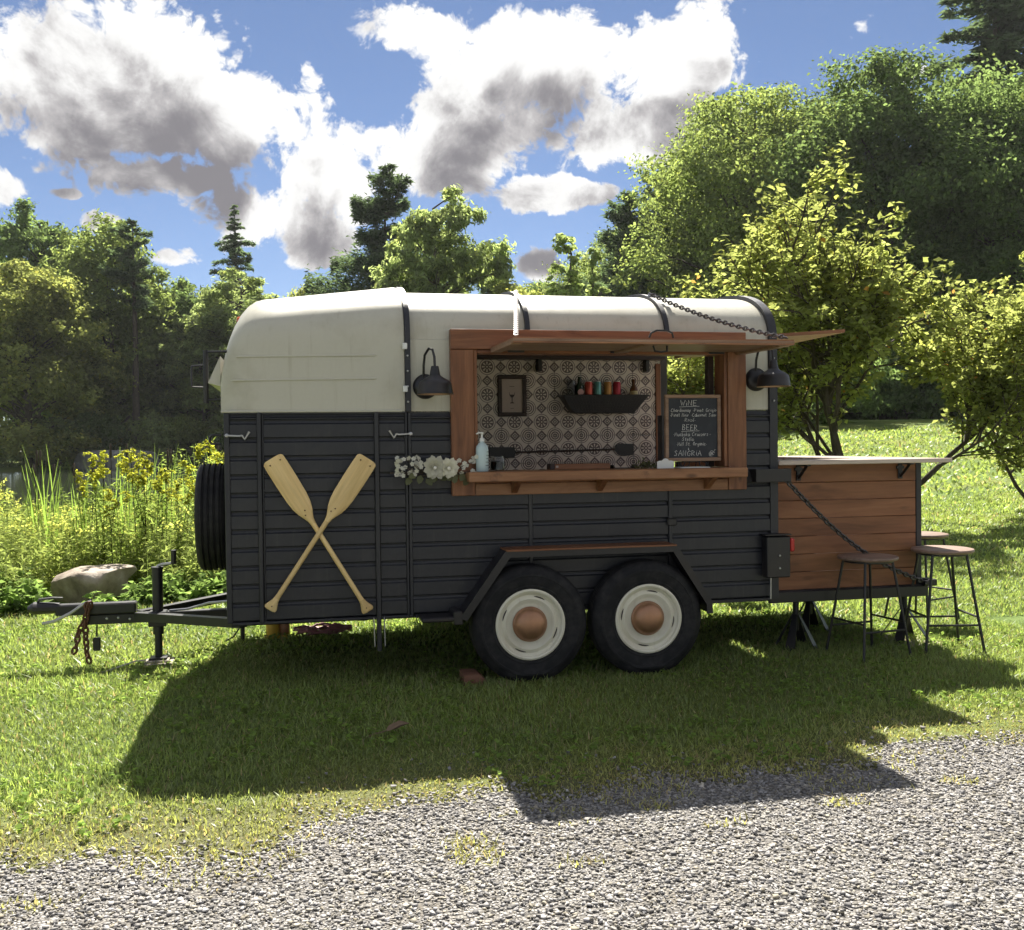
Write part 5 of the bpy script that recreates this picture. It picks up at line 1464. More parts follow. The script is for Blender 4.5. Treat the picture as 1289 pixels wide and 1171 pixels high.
def branching(seed, H, R_, leaf, mat, stems=5, n_leaf_twig=30):
    """open multi-stemmed small tree: real branches with leaves along the twigs"""
    rng = rng_of(seed); mb = MB(); P = []; AX = []; hue = []
    def grow(p, d, L, r, lev):
        n = 4; pts = [Vector(p)]; dd = Vector(d)
        for i in range(n):
            dd = (dd + Vector(rng.normal(0, 0.13, 3)) + Vector((0, 0, 0.05 if lev < 3 else -0.02))).normalized()
            pts.append(pts[-1]+dd*(L/n))
        mb.tube(pts, [r*(1-0.13*i) for i in range(n+1)], 6 if lev < 2 else 4, caps=False)
        if lev == 3:
            h = rng.random()
            for k in range(n_leaf_twig):
                u = rng.uniform(0.05, 1.1); f = min(u*n, n-1e-3); i = int(f)
                q = pts[i].lerp(pts[i+1], f-i)
                s = Vector(rng.normal(0, 1, 3)); s = (s-dd*s.dot(dd)).normalized()
                P.append(np.array(q+s*leaf*rng.uniform(0.3, 1.3))); AX.append(np.array(s*0.8+dd*0.5)); hue.append(h)
            return
        nk = (6, 6, 6)[lev]
        for k in range(nk):
            u = rng.uniform(0.35, 1.0) if k < nk-1 else 1.0
            f = min(u*n, n-1e-3); i = int(f); q = pts[i].lerp(pts[i+1], f-i)
            s = Vector(rng.normal(0, 1, 3)); s = (s-dd*s.dot(dd)).normalized()
            nd = (dd*(0.75 if k < nk-1 else 1.2)+s*rng.uniform(0.45, 0.95)).normalized()
            nd.z = nd.z*0.85+(0.06 if lev < 2 else 0.0)
            grow(q, nd, L*rng.uniform(0.5, 0.68), r*0.55, lev+1)
    for k in range(stems):
        a_ = 2*math.pi*k/stems+rng.uniform(-0.3, 0.3)
        sp_ = rng.uniform(0.35, 0.95) if k else 0.12
        d = Vector((math.cos(a_)*sp_, math.sin(a_)*sp_, 1)).normalized()
        grow((0.08*math.cos(a_), 0.08*math.sin(a_), -0.05), d, H*0.47*rng.uniform(0.85, 1.05), 0.055, 0)
    P, AX, hue = np.array(P), np.array(AX), np.array(hue)
    # stretch to the wanted height and spread
    zmax = np.percentile(P[:, 2], 99.5); rmax = np.percentile(np.hypot(P[:, 0], P[:, 1]), 97)
    sz, sr = H/zmax, R_/rmax
    P = P*np.array([sr, sr, sz]); mb.v = [(x*sr, y*sr, z*sz) for x, y, z in mb.v]
    n = len(P)
    V, F = leaf_quads(rng, P, np.tile([0, 0, 0.7], (n, 1)), leaf, 0.58, axis=AX, droop=0.45)
    tn = tints(rng, n, 0.2, 0.08, 0.006)*np.repeat(0.8+0.35*hue[:, None], 4, axis=0)
    crown = np_mesh('crown', V, F, mat, tn)
    trunk = mb.mesh('trunk', ang=60); trunk.materials.append(M['bark'])
    return trunk, crown

FAR = 1.38
def plant_tree(name, proto, H0, x, y, H, label, group, cat='tree', wx=1.0, rz=0.0, sink=0.1):
    if group in ('trees on the rise', 'trees deep in the wood', 'bushes under the maples'):
        zb_ = gz(x, y); x, y = CAMX+(x-CAMX)*FAR, CAMY+(y-CAMY)*FAR
        H = (H+zb_-1.4)*FAR+1.4-gz(x, y)
    s = H/H0
    z = gz(x, y)-sink
    t = thing(name, label, cat, (x, y, z), group)
    for part, me in zip(('trunk', 'crown'), proto):
        o = bpy.data.objects.new(part, me); COL.objects.link(o); o.parent = t
    t.scale = (s*wx, s*wx, s); t.rotation_euler = (0, 0, rz)
    return t

def V2W_(a_, b_): return CAMX + a_*math.cos(A) + b_*math.sin(A), CAMY - a_*math.sin(A) + b_*math.cos(A)
big = broadleaf(11, 16, 5.2, 0.6, 92000, 0.19, M['leaf_maple'], 95, 'round', 0.10, sub=11)
big2 = broadleaf(12, 16, 5.0, 0.4, 92000, 0.19, M['leaf_dark'], 95, 'oval', 0.05, sub=11)
mid_a = broadleaf(13, 20, 5.5, 1.0, 46000, 0.34, M['leaf_maple'], 70, 'oval', 0.06, sub=9)
mid_b = broadleaf(14, 20, 5.0, 1.0, 46000, 0.34, M['leaf_dark'], 70, 'oval', 0.04, sub=9)
mid_y = broadleaf(15, 16, 5.2, 0.5, 46000, 0.31, M['leaf_yellow'], 70, 'dome', 0.15, sub=9)
slim = broadleaf(16, 11, 1.15, 0.8, 9000, 0.17, M['leaf_willow'], 34, 'oval', 0.08, sub=7, var=0.25)
wil = broadleaf(17, 17, 3.9, 1.5, 40000, 0.36, M['leaf_willow'], 60, 'oval', 0.08, sub=8, droop=1.1, aspect=0.34, csize=0.8)
pin = conifer(18, 20, 4.6, 3.0, 20, 46000, 0.42, M['needle'], 'pine')
pin2 = conifer(19, 14, 3.4, 0.8, 18, 40000, 0.34, M['needle'], 'pine')
thin_pin = conifer(22, 21, 2.1, 13.5, 9, 5200, 0.42, M['needle'], 'pine')
spru = conifer(20, 24, 4.4, 6.0, 22, 26000, 0.42, M['needle'], 'spruce')
orn = branching(21, 5.3, 2.6, 0.10, M['leaf_yellow'])
bush = broadleaf(23, 3.0, 2.0, 0.05, 7000, 0.20, M['leaf_maple'], 26, 'dome', 0.1, sub=8)
bush_d = broadleaf(24, 3.0, 2.0, 0.05, 7000, 0.20, M['leaf_dark'], 26, 'dome', 0.05, sub=8)
bush_w = broadleaf(25, 3.0, 2.0, 0.05, 7000, 0.20, M['leaf_willow'], 26, 'dome', 0.1, sub=8)

TG = 'trees beyond the pond'; TB = 'trees behind the trailer'; TH = 'trees on the rise'
plant_tree('maple_tree', mid_b, 20, -25.5, 94.0, 24.5, 'tall dark broadleaf tree beyond the pond behind the rounded bright green tree', TG, rz=0.3)
plant_tree('maple_tree', mid_y, 16, -22.6, 80.4, 16.9, 'rounded bright yellow green tree with foliage to the ground beyond the pond', TG, rz=1.0, wx=1.1)
plant_tree('maple_tree', mid_a, 20, -18.0, 90.0, 22.6, 'tall olive green broadleaf tree between the rounded tree and the thin pine', TG, rz=2.0)
plant_tree('pine_tree', thin_pin, 21, -15.0, 84.0, 21.2, 'thin tall pine with a bare trunk and a small tufted top beyond the pond', TG)
plant_tree('maple_tree', mid_b, 20, -11.6, 92.0, 17.6, 'dark broadleaf tree beyond the pond between thin pine and spruce', TG, rz=4.0)
plant_tree('maple_tree', mid_a, 20, -15.2, 95.5, 17.2, 'broadleaf tree standing right behind the thin bare trunked pine', TG, rz=5.0)
plant_tree('spruce_tree', spru, 24, -7.7, 103.0, 27.0, 'dark spruce with a ragged pointed top beyond the pond', TG)
plant_tree('willow_tree', wil, 17, -6.2, 85.0, 17.8, 'pale green willow beyond the pond behind the trailer nose', TG, rz=0.5, wx=1.25)
plant_tree('willow_tree', wil, 17, -9.6, 88.0, 15.0, 'lower pale willow beyond the pond in front of the dark spruce', TG, rz=2.5, wx=1.2)
plant_tree('maple_tree', mid_y, 16, -0.2, 86.0, 16.3, 'small yellowish tree top seen over the nose hood', TB, rz=2.2, wx=0.65)
plant_tree('pine_tree', pin, 20, 5.0, 66.4, 21.4, 'tall dark pine with layered boughs rising behind the trailer roof', TB, rz=0.4)
plant_tree('willow_tree', wil, 17, 7.6, 55.7, 18.2, 'tall feathery pale green willow rising beside the dark pine', TB, rz=1.6, wx=0.95)
plant_tree('pine_tree', pin2, 14, 12.2, 63.0, 15.6, 'dark pine half hidden behind the feathery willow', TB, rz=1.0, wx=0.6)
plant_tree('maple_tree', mid_y, 16, 11.4, 53.0, 11.6, 'low pale yellow green tree behind the middle roof rib', TB, rz=0.2, wx=0.75)
plant_tree('maple_tree', mid_y, 16, 2.0, 60.0, 11.5, 'low yellow green tree behind the front of the roof', TB, rz=3.0, wx=0.8)
plant_tree('poplar_tree', slim, 11, 10.5, 37.6, 11.4, 'slim upright light green poplar behind the trailer roof', TB)
plant_tree('poplar_tree', slim, 11, 12.2, 38.3, 10.6, 'second slim light green poplar, next to the dark rounded pine', TB, rz=2.0)
plant_tree('pine_tree', pin2, 14, 15.8, 43.8, 13.4, 'dark full pine standing at the foot of the big maples', TH, rz=0.8)
plant_tree('pine_tree', pin2, 14, 18.6, 47.0, 15.0, 'dark full pine standing right behind another pine below the big maples', TH, rz=2.8)
plant_tree('maple_tree', big, 16, 19.3, 37.2, 16.4, 'big rounded olive maple on the rise behind the ornamental tree', TH, rz=0.7)
plant_tree('maple_tree', big2, 16, 24.4, 34.0, 16.8, 'very large deep green maple on the rise at the centre of the wood', TH, rz=1.9, wx=1.05)
plant_tree('maple_tree', big2, 16, 28.8, 31.0, 14.8, 'dark shaded maple at the end of the wood on the rise', TH, rz=3.3, wx=1.05)
plant_tree('maple_tree', big, 16, 22.4, 42.0, 16.6, 'maple crown seen between the two biggest maples', TH, rz=4.2)
plant_tree('spruce_tree', spru, 24, 36.5, 42.0, 27.0, 'tall dark conifer towering above the maples on the rise', TH, rz=0.5, wx=1.5)
plant_tree('maple_tree', big2, 16, 34.0, 36.0, 17.5, 'dark maple below the towering conifer', TH, rz=5.1)
plant_tree('ornamental_tree', orn, 5.3, 8.05, 9.5, 5.35, 'small open yellow green tree with many stems behind the bar', 'small ornamental trees on the lawn', rz=0.4, wx=1.22)
plant_tree('ornamental_tree', orn, 5.3, 4.9, 11.2, 3.9, 'low ornamental tree seen through the open end of the trailer', 'small ornamental trees on the lawn', rz=4.4, wx=1.25)
plant_tree('ornamental_tree', orn, 5.3, 11.0, 8.6, 4.4, 'lower ornamental tree with a branch reaching towards the bar', 'small ornamental trees on the lawn', rz=2.4)

for i, (x, y, h_) in enumerate(((20, 56, 15), (27, 54, 17), (34, 52, 17), (41, 47, 18), (46, 38, 17), (15, 60, 13), (30, 44, 15), (39, 30, 15))):
    plant_tree('maple_tree', (big, big2)[i % 2], 16, x, y, h_, 'tree in the depth of the wood behind the front row of maples', 'trees deep in the wood', rz=i*1.1, wx=1.1)
for i in range(16):
    x, y = V2W_(-52+i*5.2, 112+6*(i % 3))
    plant_tree('maple_tree', (mid_a, mid_b)[i % 2], 20, x, y, 15+2*((i*7) % 3), 'distant tree in the wood closing off the far side of the pond', 'distant trees beyond the pond', rz=i*1.7, wx=1.2)

# bushes along the far bank and under the wood
br_ = rng_of(77)
def V2W(a_, b_): return CAMX + a_*math.cos(A) + b_*math.sin(A), CAMY - a_*math.sin(A) + b_*math.cos(A)
protos = (bush, bush_d, bush_w)
names = ('bright green leafy bush on the far bank of the pond', 'dark green leafy bush on the far bank of the pond', 'pale grey green leafy bush on the far bank of the pond')
for i in range(22):
    a_ = -41 + i*1.75 + br_.uniform(-0.6, 0.6); b_ = 82.5 + br_.uniform(-0.8, 3.0) + (2.5 if i % 2 else 0)
    k = int(br_.integers(0, 3)); x, y = V2W(a_, b_)
    plant_tree('bush', protos[k], 3.0, x, y, br_.uniform(2.6, 5.2), names[k], 'bushes on the far bank', 'bush', wx=br_.uniform(0.8, 1.1), rz=br_.uniform(0, 6))
nm2 = ('bright leafy bush in the row behind the trailer', 'dark leafy bush in the row behind the trailer', 'pale leafy bush in the row behind the trailer')
for i in range(12):
    a_ = -8 + i*2.0 + br_.uniform(-0.6, 0.6); b_ = 46 + br_.uniform(-3, 3)
    k = int(br_.integers(0, 3)); x, y = V2W(a_, b_)
    plant_tree('bush', protos[k], 3.0, x, y, br_.uniform(2.4, 4.0), nm2[k], 'bushes behind the trailer', 'bush', wx=br_.uniform(0.9, 1.2), rz=br_.uniform(0, 6))
for i in range(11):
    a_ = 11.5 + i*1.9 + br_.uniform(-0.5, 0.5); b_ = 41 + br_.uniform(-1.5, 2.0)-0.25*i
    x, y = V2W(a_, b_)
    plant_tree('bush', bush_d, 3.0, x, y, br_.uniform(2.6, 4.4), 'dark shaded bush at the foot of the maples on the rise', 'bushes under the maples', 'bush', wx=br_.uniform(0.9, 1.2), rz=br_.uniform(0, 6))

# boulders
def boulder(name, seed, sx, sy, sz, loc, mat, label, cut=0.55):
    import bmesh
    bm = bmesh.new(); bmesh.ops.create_icosphere(bm, subdivisions=4, radius=1.0)
    rg = rng_of(seed); ph = rg.uniform(0, 6.28, (6, 3)); fr = rg.uniform(1.0, 4.5, (6, 3))
    planes = [(unit(rg.normal(0, 1, 3)), rg.uniform(0.55, 0.8)) for _ in range(9)]
    for v in bm.verts:
        p = np.array(v.co)
        for nn, d in planes:
            q = p@nn
            if q > d: p = p-nn*(q-d)*0.9
        p = p*(1+0.03*sum(math.sin(fr[k]@p*1.7+ph[k, 0]) for k in range(6)))
        if p[2] > cut: p[2] = cut+(p[2]-cut)*0.2
        v.co = Vector((p[0]*sx, p[1]*sy, p[2]*sz))
    me = bpy.data.meshes.new(name); bm.to_mesh(me); bm.free(); smooth(me, 30); me.materials.append(mat)
    o = put_mesh(name, me, None, loc)
    return tag(o, label, 'boulder')
boulder('boulder', 6, 0.44, 0.36, 0.25, (-3.20, 4.05, 0.15), M['stone'], 'flat topped tan boulder among the weeds behind the drawbar')
x, y = V2W(-31.5, 79.0)
boulder('boulder', 9, 3.4, 1.8, 2.3, (x, y, -0.1), M['grey_stone'], 'large grey rock on the far bank of the pond')

# ------------------------------------------------------------------ wild weeds between the lawn and the pond
rw = rng_of(31)
WV, WT = [], []
def weed_edge(x): return 3.25 + 0.12*np.sin(x*2.1) + 0.1*np.sin(x*5.3+1) + 0.06*np.clip(-x-3.2, 0, 9) + 0.25*sst(x, -2.6, -1.4)
def add_leaves(P, N, size, aspect, ax, tint, droop=0.2):
    V_, F_ = leaf_quads(rw, P, N, size, aspect, axis=ax, droop=droop)
    WV.append(V_); WT.append(np.repeat(tint, 4, axis=0))
def weed_plants(n, x0, x1, d0, d1, h0, h1, nl, leaf, tint, aspect=0.22, power=1.0, avoid=True):
    x = rw.uniform(x0, x1, n); y = weed_edge(x) + d0 + (d1-d0)*rw.random(n)**power
    if avoid:
        keep = ~(((x+3.17)/0.5)**2 + ((y-4.0)/0.75)**2 < 1)
        x, y = x[keep], y[keep]
    n = len(x); z = ground_z(x, y)
    h = rw.uniform(h0, h1, n)*(0.75+0.25*np.sin(x*1.3+0.5*y))
    lean = rw.normal(0, 0.10, (n, 2))
    idx = np.repeat(np.arange(n), nl); u = rw.uniform(0.05, 1.0, len(idx))[:, None]
    base = np.stack([x, y, z], -1)[idx]
    st = np.concatenate([lean[idx]*u*u*h[idx][:, None], u*h[idx][:, None]], 1)
    a_ = rw.uniform(0, 6.28, len(idx)); out = np.stack([np.cos(a_), np.sin(a_), np.full(len(idx), 0.25)], -1)
    size = leaf*(1.15-0.6*u)
    P = base+st+out*size*0.5
    tn = np.array(tint)[None]*(1+0.22*rw.normal(0, 1, (len(idx), 1))).clip(0.4, 1.7)
    add_leaves(P, np.tile([0, 0, 1.0], (len(idx), 1)), size, aspect, out, tn, 0.25)
    # stems as thin upright slivers
    s = np.stack([x, y, z], -1)
    tip = s+np.concatenate([lean*h[:, None], h[:, None]], 1)
    w = np.stack([np.cos(x*50), np.sin(x*50), 0*x], -1)*0.004
    V_ = np.stack([s-w, s+w, tip+w*0.4, tip-w*0.4], 1).reshape(-1, 3)
    WV.append(V_); WT.append(np.repeat(np.tile([[0.7, 0.75, 0.6]], (n, 1)), 4, axis=0))
    return tip
weed_plants(900, -10, -1.7, 0.0, 0.9, 0.15, 0.45, 22, 0.13, (0.8, 0.95, 0.8), 0.5)
weed_plants(1100, -9, -1.6, 0.35, 2.6, 0.55, 1.15, 34, 0.115, (1.1, 1.08, 0.95), 0.22)
tips = weed_plants(1250, -10, -1.6, 0.9, 5.0, 0.85, 1.42, 36, 0.115, (1.15, 1.08, 0.85), 0.2)
weed_plants(560, -12, -1.2, 4.0, 7.5, 1.0, 1.55, 30, 0.15, (1.0, 1.05, 0.8), 0.2)
# pale seed heads scattered over the tops
sel = tips[rw.random(len(tips)) < 0.5]
k = 14
P = np.repeat(sel, k, axis=0)+rw.normal(0, 0.03, (len(sel)*k, 3))
add_leaves(P, rw.normal(0, 1, P.shape), 0.03, 0.6, None, np.tile([[2.6, 2.2, 1.6]], (len(P), 1))*rw.uniform(0.6, 1.2, (len(P), 1)))
V_ = np.concatenate(WV); T_ = np.concatenate(WT)
me = np_mesh('wild_weeds', V_, np.arange(len(V_)).reshape(-1, 4), M['weed'], T_)
tag(place(bpy.data.objects.new('wild_weeds', me), None, (0, 0, 0)), 'dense tall green weeds along the edge of the lawn before the pond', 'weeds', kind='stuff')

# goldenrod: single plants with yellow plumes
def goldenrod_mesh(seed, h):
    rg = rng_of(seed); VV = []; TT = []
    stems = MB()
    for s in range(5):
        bx_, by_ = rg.normal(0, 0.05, 2); l_ = rg.normal(0, 0.12, 2); hh = h*rg.uniform(0.8, 1.0)
        stems.tube([(bx_, by_, 0), (bx_+l_[0]*0.4, by_+l_[1]*0.4, hh*0.55), (bx_+l_[0], by_+l_[1], hh)], [0.005, 0.004, 0.002], 5, caps=False)
        n = 60; u = rg.uniform(0.1, 0.85, (n, 1)); a_ = rg.uniform(0, 6.28, n)
        out = np.stack([np.cos(a_), np.sin(a_), np.full(n, 0.2)], -1)
        base = np.concatenate([np.array([[bx_, by_]])+l_[None]*u**1.5, u*hh], 1)
        V1, _ = leaf_quads(rg, base+out*0.05, np.tile([0, 0, 1.0], (n, 1)), 0.11, 0.2, axis=out, droop=0.3)
        VV.append(V1); TT.append(np.repeat(np.tile([[1.0, 1.05, 0.8]], (n, 1))*rg.uniform(0.7, 1.3, (n, 1)), 4, axis=0))
        top_ = np.array([bx_+l_[0], by_+l_[1], hh])
        for b in range(7):
            a_ = rg.uniform(0, 6.28); L = rg.uniform(0.05, 0.13)*(1-b*0.06); z0 = top_-np.array([0, 0, 0.02*b-0.04])
            m_ = 26; u = rg.random((m_, 1))
            arc = np.concatenate([np.cos(a_)*L*u, np.sin(a_)*L*u, L*(0.75*u-0.75*u**2)], 1)
            P = z0+arc+rg.normal(0, 0.008, (m_, 3))+np.array([0, 0, 0.012])
            V1, _ = leaf_quads(rg, P, np.tile([0, 0, 1.0], (m_, 1)), 0.028, 0.7)
            VV.append(V1); TT.append(np.repeat(np.array([[1.8, 1.5, 0.6]])*rg.uniform(0.5, 1.2, (m_, 1)), 4, axis=0))
    V1 = np.concatenate(VV); T1 = np.concatenate(TT)
    cr_ = np_mesh('foliage', V1, np.arange(len(V1)).reshape(-1, 4), M['weed'], T1)
    sm_ = stems.mesh('stem'); sm_.materials.append(M['weed'])
    return sm_, cr_
gr = [goldenrod_mesh(41, 1.30), goldenrod_mesh(42, 1.35)]
spots = [(-3.05, 4.55), (-2.85, 4.9), (-2.65, 4.7), (-2.5, 5.2), (-3.3, 5.3), (-2.9, 5.6), (-2.2, 5.0), (-2.35, 5.9), (-4.6, 4.6), (-4.9, 4.9), (-4.4, 5.3), (-2.05, 5.5), (-3.6, 5.9)]
for i, (x, y) in enumerate(spots):
    t = thing('goldenrod', 'goldenrod plant with arching yellow flower plumes among the weeds', 'plant', (x, y, gz(x, y)), 'goldenrod plants among the weeds')
    for nme, me in zip(('stem', 'foliage'), gr[i % 2]):
        o = bpy.data.objects.new(nme, me); COL.objects.link(o); o.parent = t
    t.rotation_euler = (0, 0, i*1.7); s = 0.74+0.34*((i*37) % 10)/10; t.scale = (s, s, s)
# cattails
def cattail(seed):
    rg = rng_of(seed); mb = MB(); VV = []
    for k in range(16):
        a_ = rg.uniform(0, 6.28); l_ = rg.uniform(0.1, 0.35); h = rg.uniform(1.2, 1.65); b0 = np.array([rg.normal(0, 0.07), rg.normal(0, 0.07), 0])
        d = np.array([math.cos(a_), math.sin(a_), 0]); w = np.array([-d[1], d[0], 0])*0.011
        prev = None
        for i in range(5):
            u = i/4; c = b0+d*l_*u**2.2+np.array([0, 0, h*u*(1-0.06*u)])
            ww = w*(1-u**2*0.9)
            if prev is not None: VV += [prev[0]-prev[1], prev[0]+prev[1], c+ww, c-ww]
            prev = (c, ww)
    V1 = np.array(VV)
    bl = np_mesh('blades', V1, np.arange(len(V1)).reshape(-1, 4), M['weed'], np.tile([[1.0, 1.2, 0.7]], (len(V1), 1)))
    for k in range(2):
        x_, y_ = rg.normal(0, 0.06, 2)
        mb.tube([(x_, y_, 0), (x_*1.3, y_*1.3, 1.35)], 0.004, 5); mb.tube([(x_*1.3, y_*1.3, 1.30), (x_*1.32, y_*1.32, 1.32), (x_*1.35, y_*1.35, 1.46), (x_*1.35, y_*1.35, 1.48)], [0.004, 0.014, 0.014, 0.003], 8)
    hd = mb.mesh('seed_head'); hd.materials.append(M['bark'])
    return bl, hd
ctm = cattail(51)
for i, (x, y) in enumerate(((-3.55, 5.6), (-3.1, 6.1), (-2.75, 6.4), (-2.3, 6.6), (-3.9, 5.4), (-1.95, 6.3), (-4.15, 6.2), (-3.35, 6.6))):
    t = thing('cattail', 'clump of cattail reeds with tall flat blades at the pond edge', 'reeds', (x, y, gz(x, y)), 'cattail clumps at the pond edge')
    for nme, me in zip(('blades', 'seed_head'), ctm):
        o = bpy.data.objects.new(nme, me); COL.objects.link(o); o.parent = t
    t.rotation_euler = (0, 0, i*2.3); s = 0.85+0.05*(i % 4); t.scale = (s, s, s)

# ------------------------------------------------------------------ grass blades and gravel stones
rg = rng_of(61)
GV, GT, = [], []
def blades(n, x0, x1, y0, y1, h, w, jit=0.4):
    x = rg.uniform(x0, x1, n); y = rg.uniform(y0, y1, n)
    e = gravel_edge(x)
    d = y-e
    edge_n = 0.5+0.5*np.sin(x*7.1+1.3*np.sin(y*5.0))*np.sin(y*8.3+x*2.0)
    keep = (d > 0) & (rg.random(n) < np.clip(0.62+d*0.9+0.6*(edge_n-0.45), 0.15, 1))
    # tufts that came up through the gravel
    for cx_, cy_, r1, r2_ in ((-0.69, -2.52, 0.11, 0.16), (-1.32, -2.42, 0.07, 0.04), (0.78, -2.42, 0.12, 0.05), (0.25, -2.52, 0.10, 0.04), (0.05, -2.30, 0.09, 0.04), (-2.15, -2.62, 0.22, 0.05), (1.36, -2.32, 0.10, 0.05), (-0.35, -2.72, 0.10, 0.03)):
        keep |= (((x-cx_)/r1)**2 + ((y-cy_)/r2_)**2 < rg.uniform(0.2, 1.2, n)) & (rg.random(n) < 0.75)
    keep |= (d <= 0) & (d > -0.28) & (edge_n > 0.52) & (rg.random(n) < 0.4*(1+d/0.28))
    keep &= y < np.where(x < -1.5, weed_edge(x)+0.35, 1e9)
    x, y, d = x[keep], y[keep], d[keep]; n = len(x)
    z = ground_z(x, y)-0.002
    patch = 0.5+0.5*np.sin(1.9*x+0.7*np.sin(2.3*y))*np.sin(2.6*y+0.6*np.sin(1.7*x+1))
    hh = h*(1+jit*rg.normal(0, 1, n)).clip(0.35, 2.2)*(0.75+0.5*patch)*np.where(d < 0, 0.75, np.clip(0.42+d*0.7, 0.42, 1))
    a_ = rg.uniform(0, 6.28, n); lean = np.abs(rg.normal(0, 0.65, n))+0.15
    dr = np.stack([np.cos(a_), np.sin(a_), 0*a_], -1); sd = np.stack([-np.sin(a_), np.cos(a_), 0*a_], -1)
    ww = (w*rg.uniform(0.6, 1.4, n))[:, None]
    b0 = np.stack([x, y, z], -1)
    m1 = b0+dr*(hh*lean*0.35)[:, None]+np.array([0, 0, 1.0])*(hh*0.6)[:, None]
    tp = b0+dr*(hh*lean)[:, None]+np.array([0, 0, 1.0])*(hh*(1.0-0.25*np.minimum(lean, 1.6)))[:, None]
    V_ = np.stack([b0, m1*0.62+b0*0.38+sd*ww*1.25, tp, m1*0.62+b0*0.38-sd*ww*1.25], 1)
    dry = np.clip(1.0-d/0.75, 0, 1)*0.9+0.12*rg.random(n)
    c = np.array([[1.0, 1.0, 1.0]])*(1+0.24*rg.normal(0, 1, (n, 1))).clip(0.45, 1.7)*(0.82+0.34*patch[:, None])
    c = c*(1+dry[:, None]*np.array([[0.75, 0.30, 0.75]]))
    straw = (rg.random((n, 1)) < 0.05+0.15*np.clip(1-d/0.5, 0, 1)[:, None])
    c = np.where(straw, np.array([[2.2, 1.35, 2.6]])*rg.uniform(0.5, 1, (n, 1)), c)
    return V_, c
def grass_obj(name, parts, label):
    V_ = np.concatenate([p[0] for p in parts]); c = np.concatenate([p[1] for p in parts]); n = len(V_)
    me = np_mesh(name, V_.reshape(-1, 3), np.arange(4*n).reshape(n, 4), M['grass'], np.repeat(c, 4, axis=0))
    tag(place(bpy.data.objects.new(name, me), None, (0, 0, 0)), label, 'grass', kind='stuff')
grass_obj('grass', [blades(235000, -3.9, 3.9, -2.75, 0.9, 0.033, 0.0024), blades(85000, -4.8, 7.5, 0.9, 4.2, 0.042, 0.0045), blades(62000, -3.5, 15, 4.2, 13.0, 0.055, 0.010), blades(26000, -2, 26, 13.0, 30.0, 0.10, 0.026)],
          'short mown green lawn grass around the trailer')

# broad lawn weeds in the sunny grass
n = 5200
x = rg.uniform(-3.8, 3.8, n); y = rg.uniform(-2.1, 2.6, n)
kp = (y > gravel_edge(x)+0.15) & (np.sin(x*2.2+1)*np.sin(y*2.7+0.4) > -0.1); x, y = x[kp], y[kp]
P = np.repeat(np.stack([x, y, ground_z(x, y)+0.028], -1), 4, axis=0); P = P+rg.normal(0, 0.012, P.shape)*np.array([1, 1, 0.5])
V_, F_ = leaf_quads(rg, P, np.tile([0, 0, 1.6], (len(P), 1)), 0.026, 0.8)
me = np_mesh('clover', V_, F_, M['weed'], tints(rg, len(P), 0.2)*np.array([[1.15, 1.35, 0.9]]))
tag(place(bpy.data.objects.new('clover', me), None, (0, 0, 0)), 'small round clover leaves scattered through the lawn', 'clover', kind='stuff')

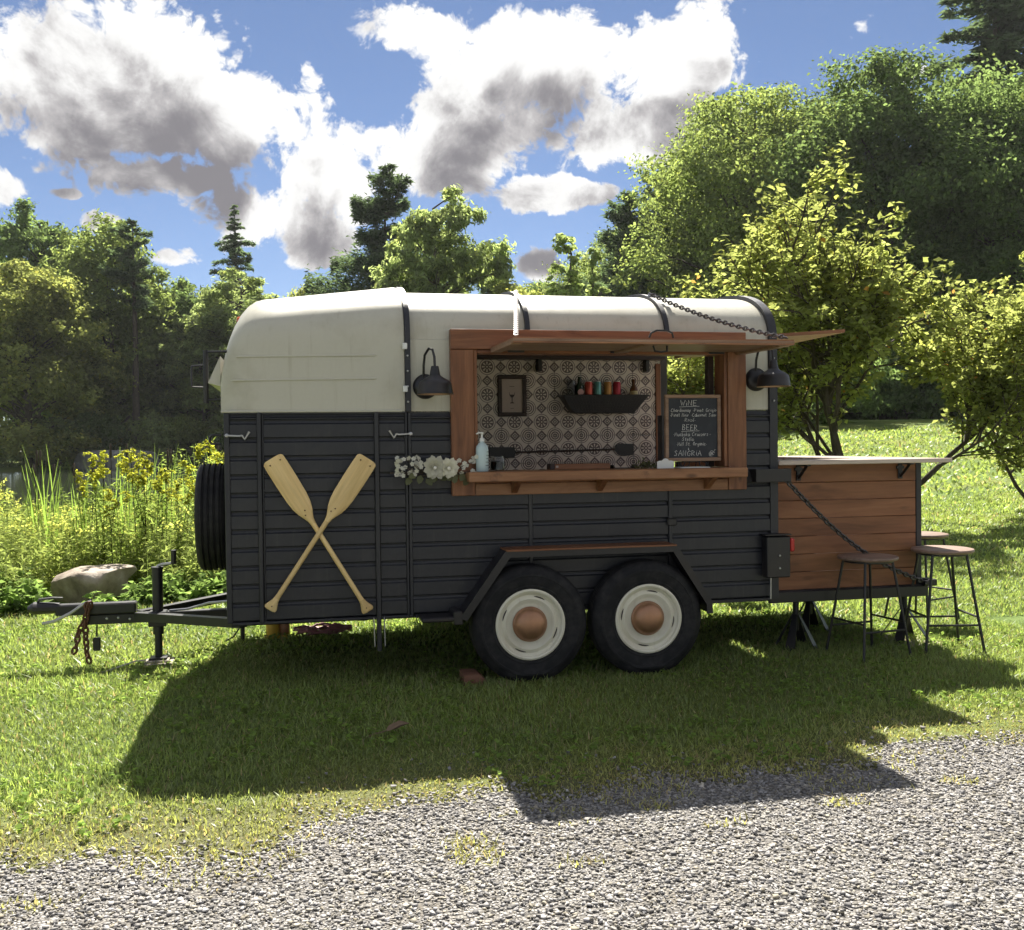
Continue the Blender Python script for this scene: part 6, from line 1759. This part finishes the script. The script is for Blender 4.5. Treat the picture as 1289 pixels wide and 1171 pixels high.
def stones(n, x0, x1, y0, y1, s0, s1, edge_soft, thin=False):
    x = rg.uniform(x0, x1, n); y = rg.uniform(y0, y1, n); d = gravel_edge(x)-y
    kp = d > -edge_soft*rg.random(n)**2 if not thin else (d < 0) & (d > -0.55) & (rg.random(n) < 0.35)
    x, y = x[kp], y[kp]; n = len(x)
    base = np.array([(-1,-1,-1),(1,-1,-1),(1,1,-1),(-1,1,-1),(-1,-1,1),(1,-1,1),(1,1,1),(-1,1,1)], float)*0.75
    fc = np.array([(0,2,1),(0,3,2),(4,5,6),(4,6,7),(0,1,5),(0,5,4),(1,2,6),(1,6,5),(2,3,7),(2,7,6),(3,0,4),(3,4,7)])
    s = (s0+(s1-s0)*rg.random(n)**2.2)[:, None, None]
    V_ = base[None]*(1+0.5*rg.uniform(-1, 1, (n, 8, 3)))
    sc3 = rg.uniform(0.55, 1.3, (n, 1, 3)); sc3[:, :, 2] *= 0.42
    V_ = V_*sc3*s
    a_ = rg.uniform(0, 6.28, n); ca, sa = np.cos(a_)[:, None], np.sin(a_)[:, None]
    tl = rg.normal(0, 0.5, n)[:, None]
    xx, yy, zz = V_[..., 0], V_[..., 1], V_[..., 2]
    zz, xx = zz*np.cos(tl)+xx*np.sin(tl), xx*np.cos(tl)-zz*np.sin(tl)
    V_ = np.stack([xx*ca-yy*sa, xx*sa+yy*ca, zz], -1)
    V_[..., 0] += x[:, None]; V_[..., 1] += y[:, None]; V_[..., 2] += 0.006+s[:, :, 0]*0.28*rg.uniform(0.3, 1.7, (n, 1))
    g_ = (0.255+0.08*rg.normal(0, 1, (n, 1))).clip(0.10, 0.62)
    wm = rg.random((n, 1))**3
    c = np.concatenate([g_*(1+0.08*wm), g_*(0.98+0.0*wm), g_*(0.975-0.22*wm)], 1)
    F_ = (fc[None]+8*np.arange(n)[:, None, None]).reshape(-1, 3)
    return V_.reshape(-1, 3), F_, np.repeat(c, 8, axis=0)
def _pebble(q):
    tn = q.node('ShaderNodeAttribute'); tn.attribute_name = 'tint'
    n_ = q.noise(q.pos(), 260.0, 3, 0.6)
    k_ = q.m('ADD', 0.75, q.m('MULTIPLY', n_, 0.5))
    return q.bsdf(q.mix(1.0, tn.outputs['Color'], q.comb(k_, k_, k_), 'MULTIPLY'), 0.85, 0, Specular_IOR_Level=0.25)
M['pebble'] = make_mat('pebble', _pebble)
A1 = stones(72000, -2.7, 2.75, -3.5, -1.75, 0.0030, 0.0100, 0.18)
A2 = stones(2600, -3.0, 3.4, -2.6, -1.4, 0.006, 0.012, 0.4, True)
V_ = np.concatenate([A1[0], A2[0]]); F_ = np.concatenate([A1[1], A2[1]+len(A1[0])]); c_ = np.concatenate([A1[2], A2[2]])
me = np_mesh('gravel_stones', V_, F_, M['pebble'], c_)
tag(place(bpy.data.objects.new('gravel_stones', me), None, (0, 0, 0)), 'loose pale grey crushed stones covering the driveway', 'gravel', kind='stuff')
# ------------------------------------------------------------------ thin haze volume added to lift the dark background, like lens glare
def _haze_mat():
    mt = bpy.data.materials.new('haze'); mt.use_nodes = True
    nt = mt.node_tree; nt.nodes.clear()
    pv = nt.nodes.new('ShaderNodeVolumePrincipled')
    pv.inputs['Color'].default_value = (0.92, 0.95, 1.0, 1)
    pv.inputs['Density'].default_value = 0.00013
    pv.inputs['Anisotropy'].default_value = 0.35
    out = nt.nodes.new('ShaderNodeOutputMaterial')
    nt.links.new(pv.outputs[0], out.inputs['Volume'])
    return mt
hb = MB().box(-242, 242, -62, 302, -2.0, 40.0)
hz_o = hb.build('haze', _haze_mat(), None, sm=False)
tag(hz_o, 'thin haze added over the scene to lift its dark background', 'haze', kind='stuff')
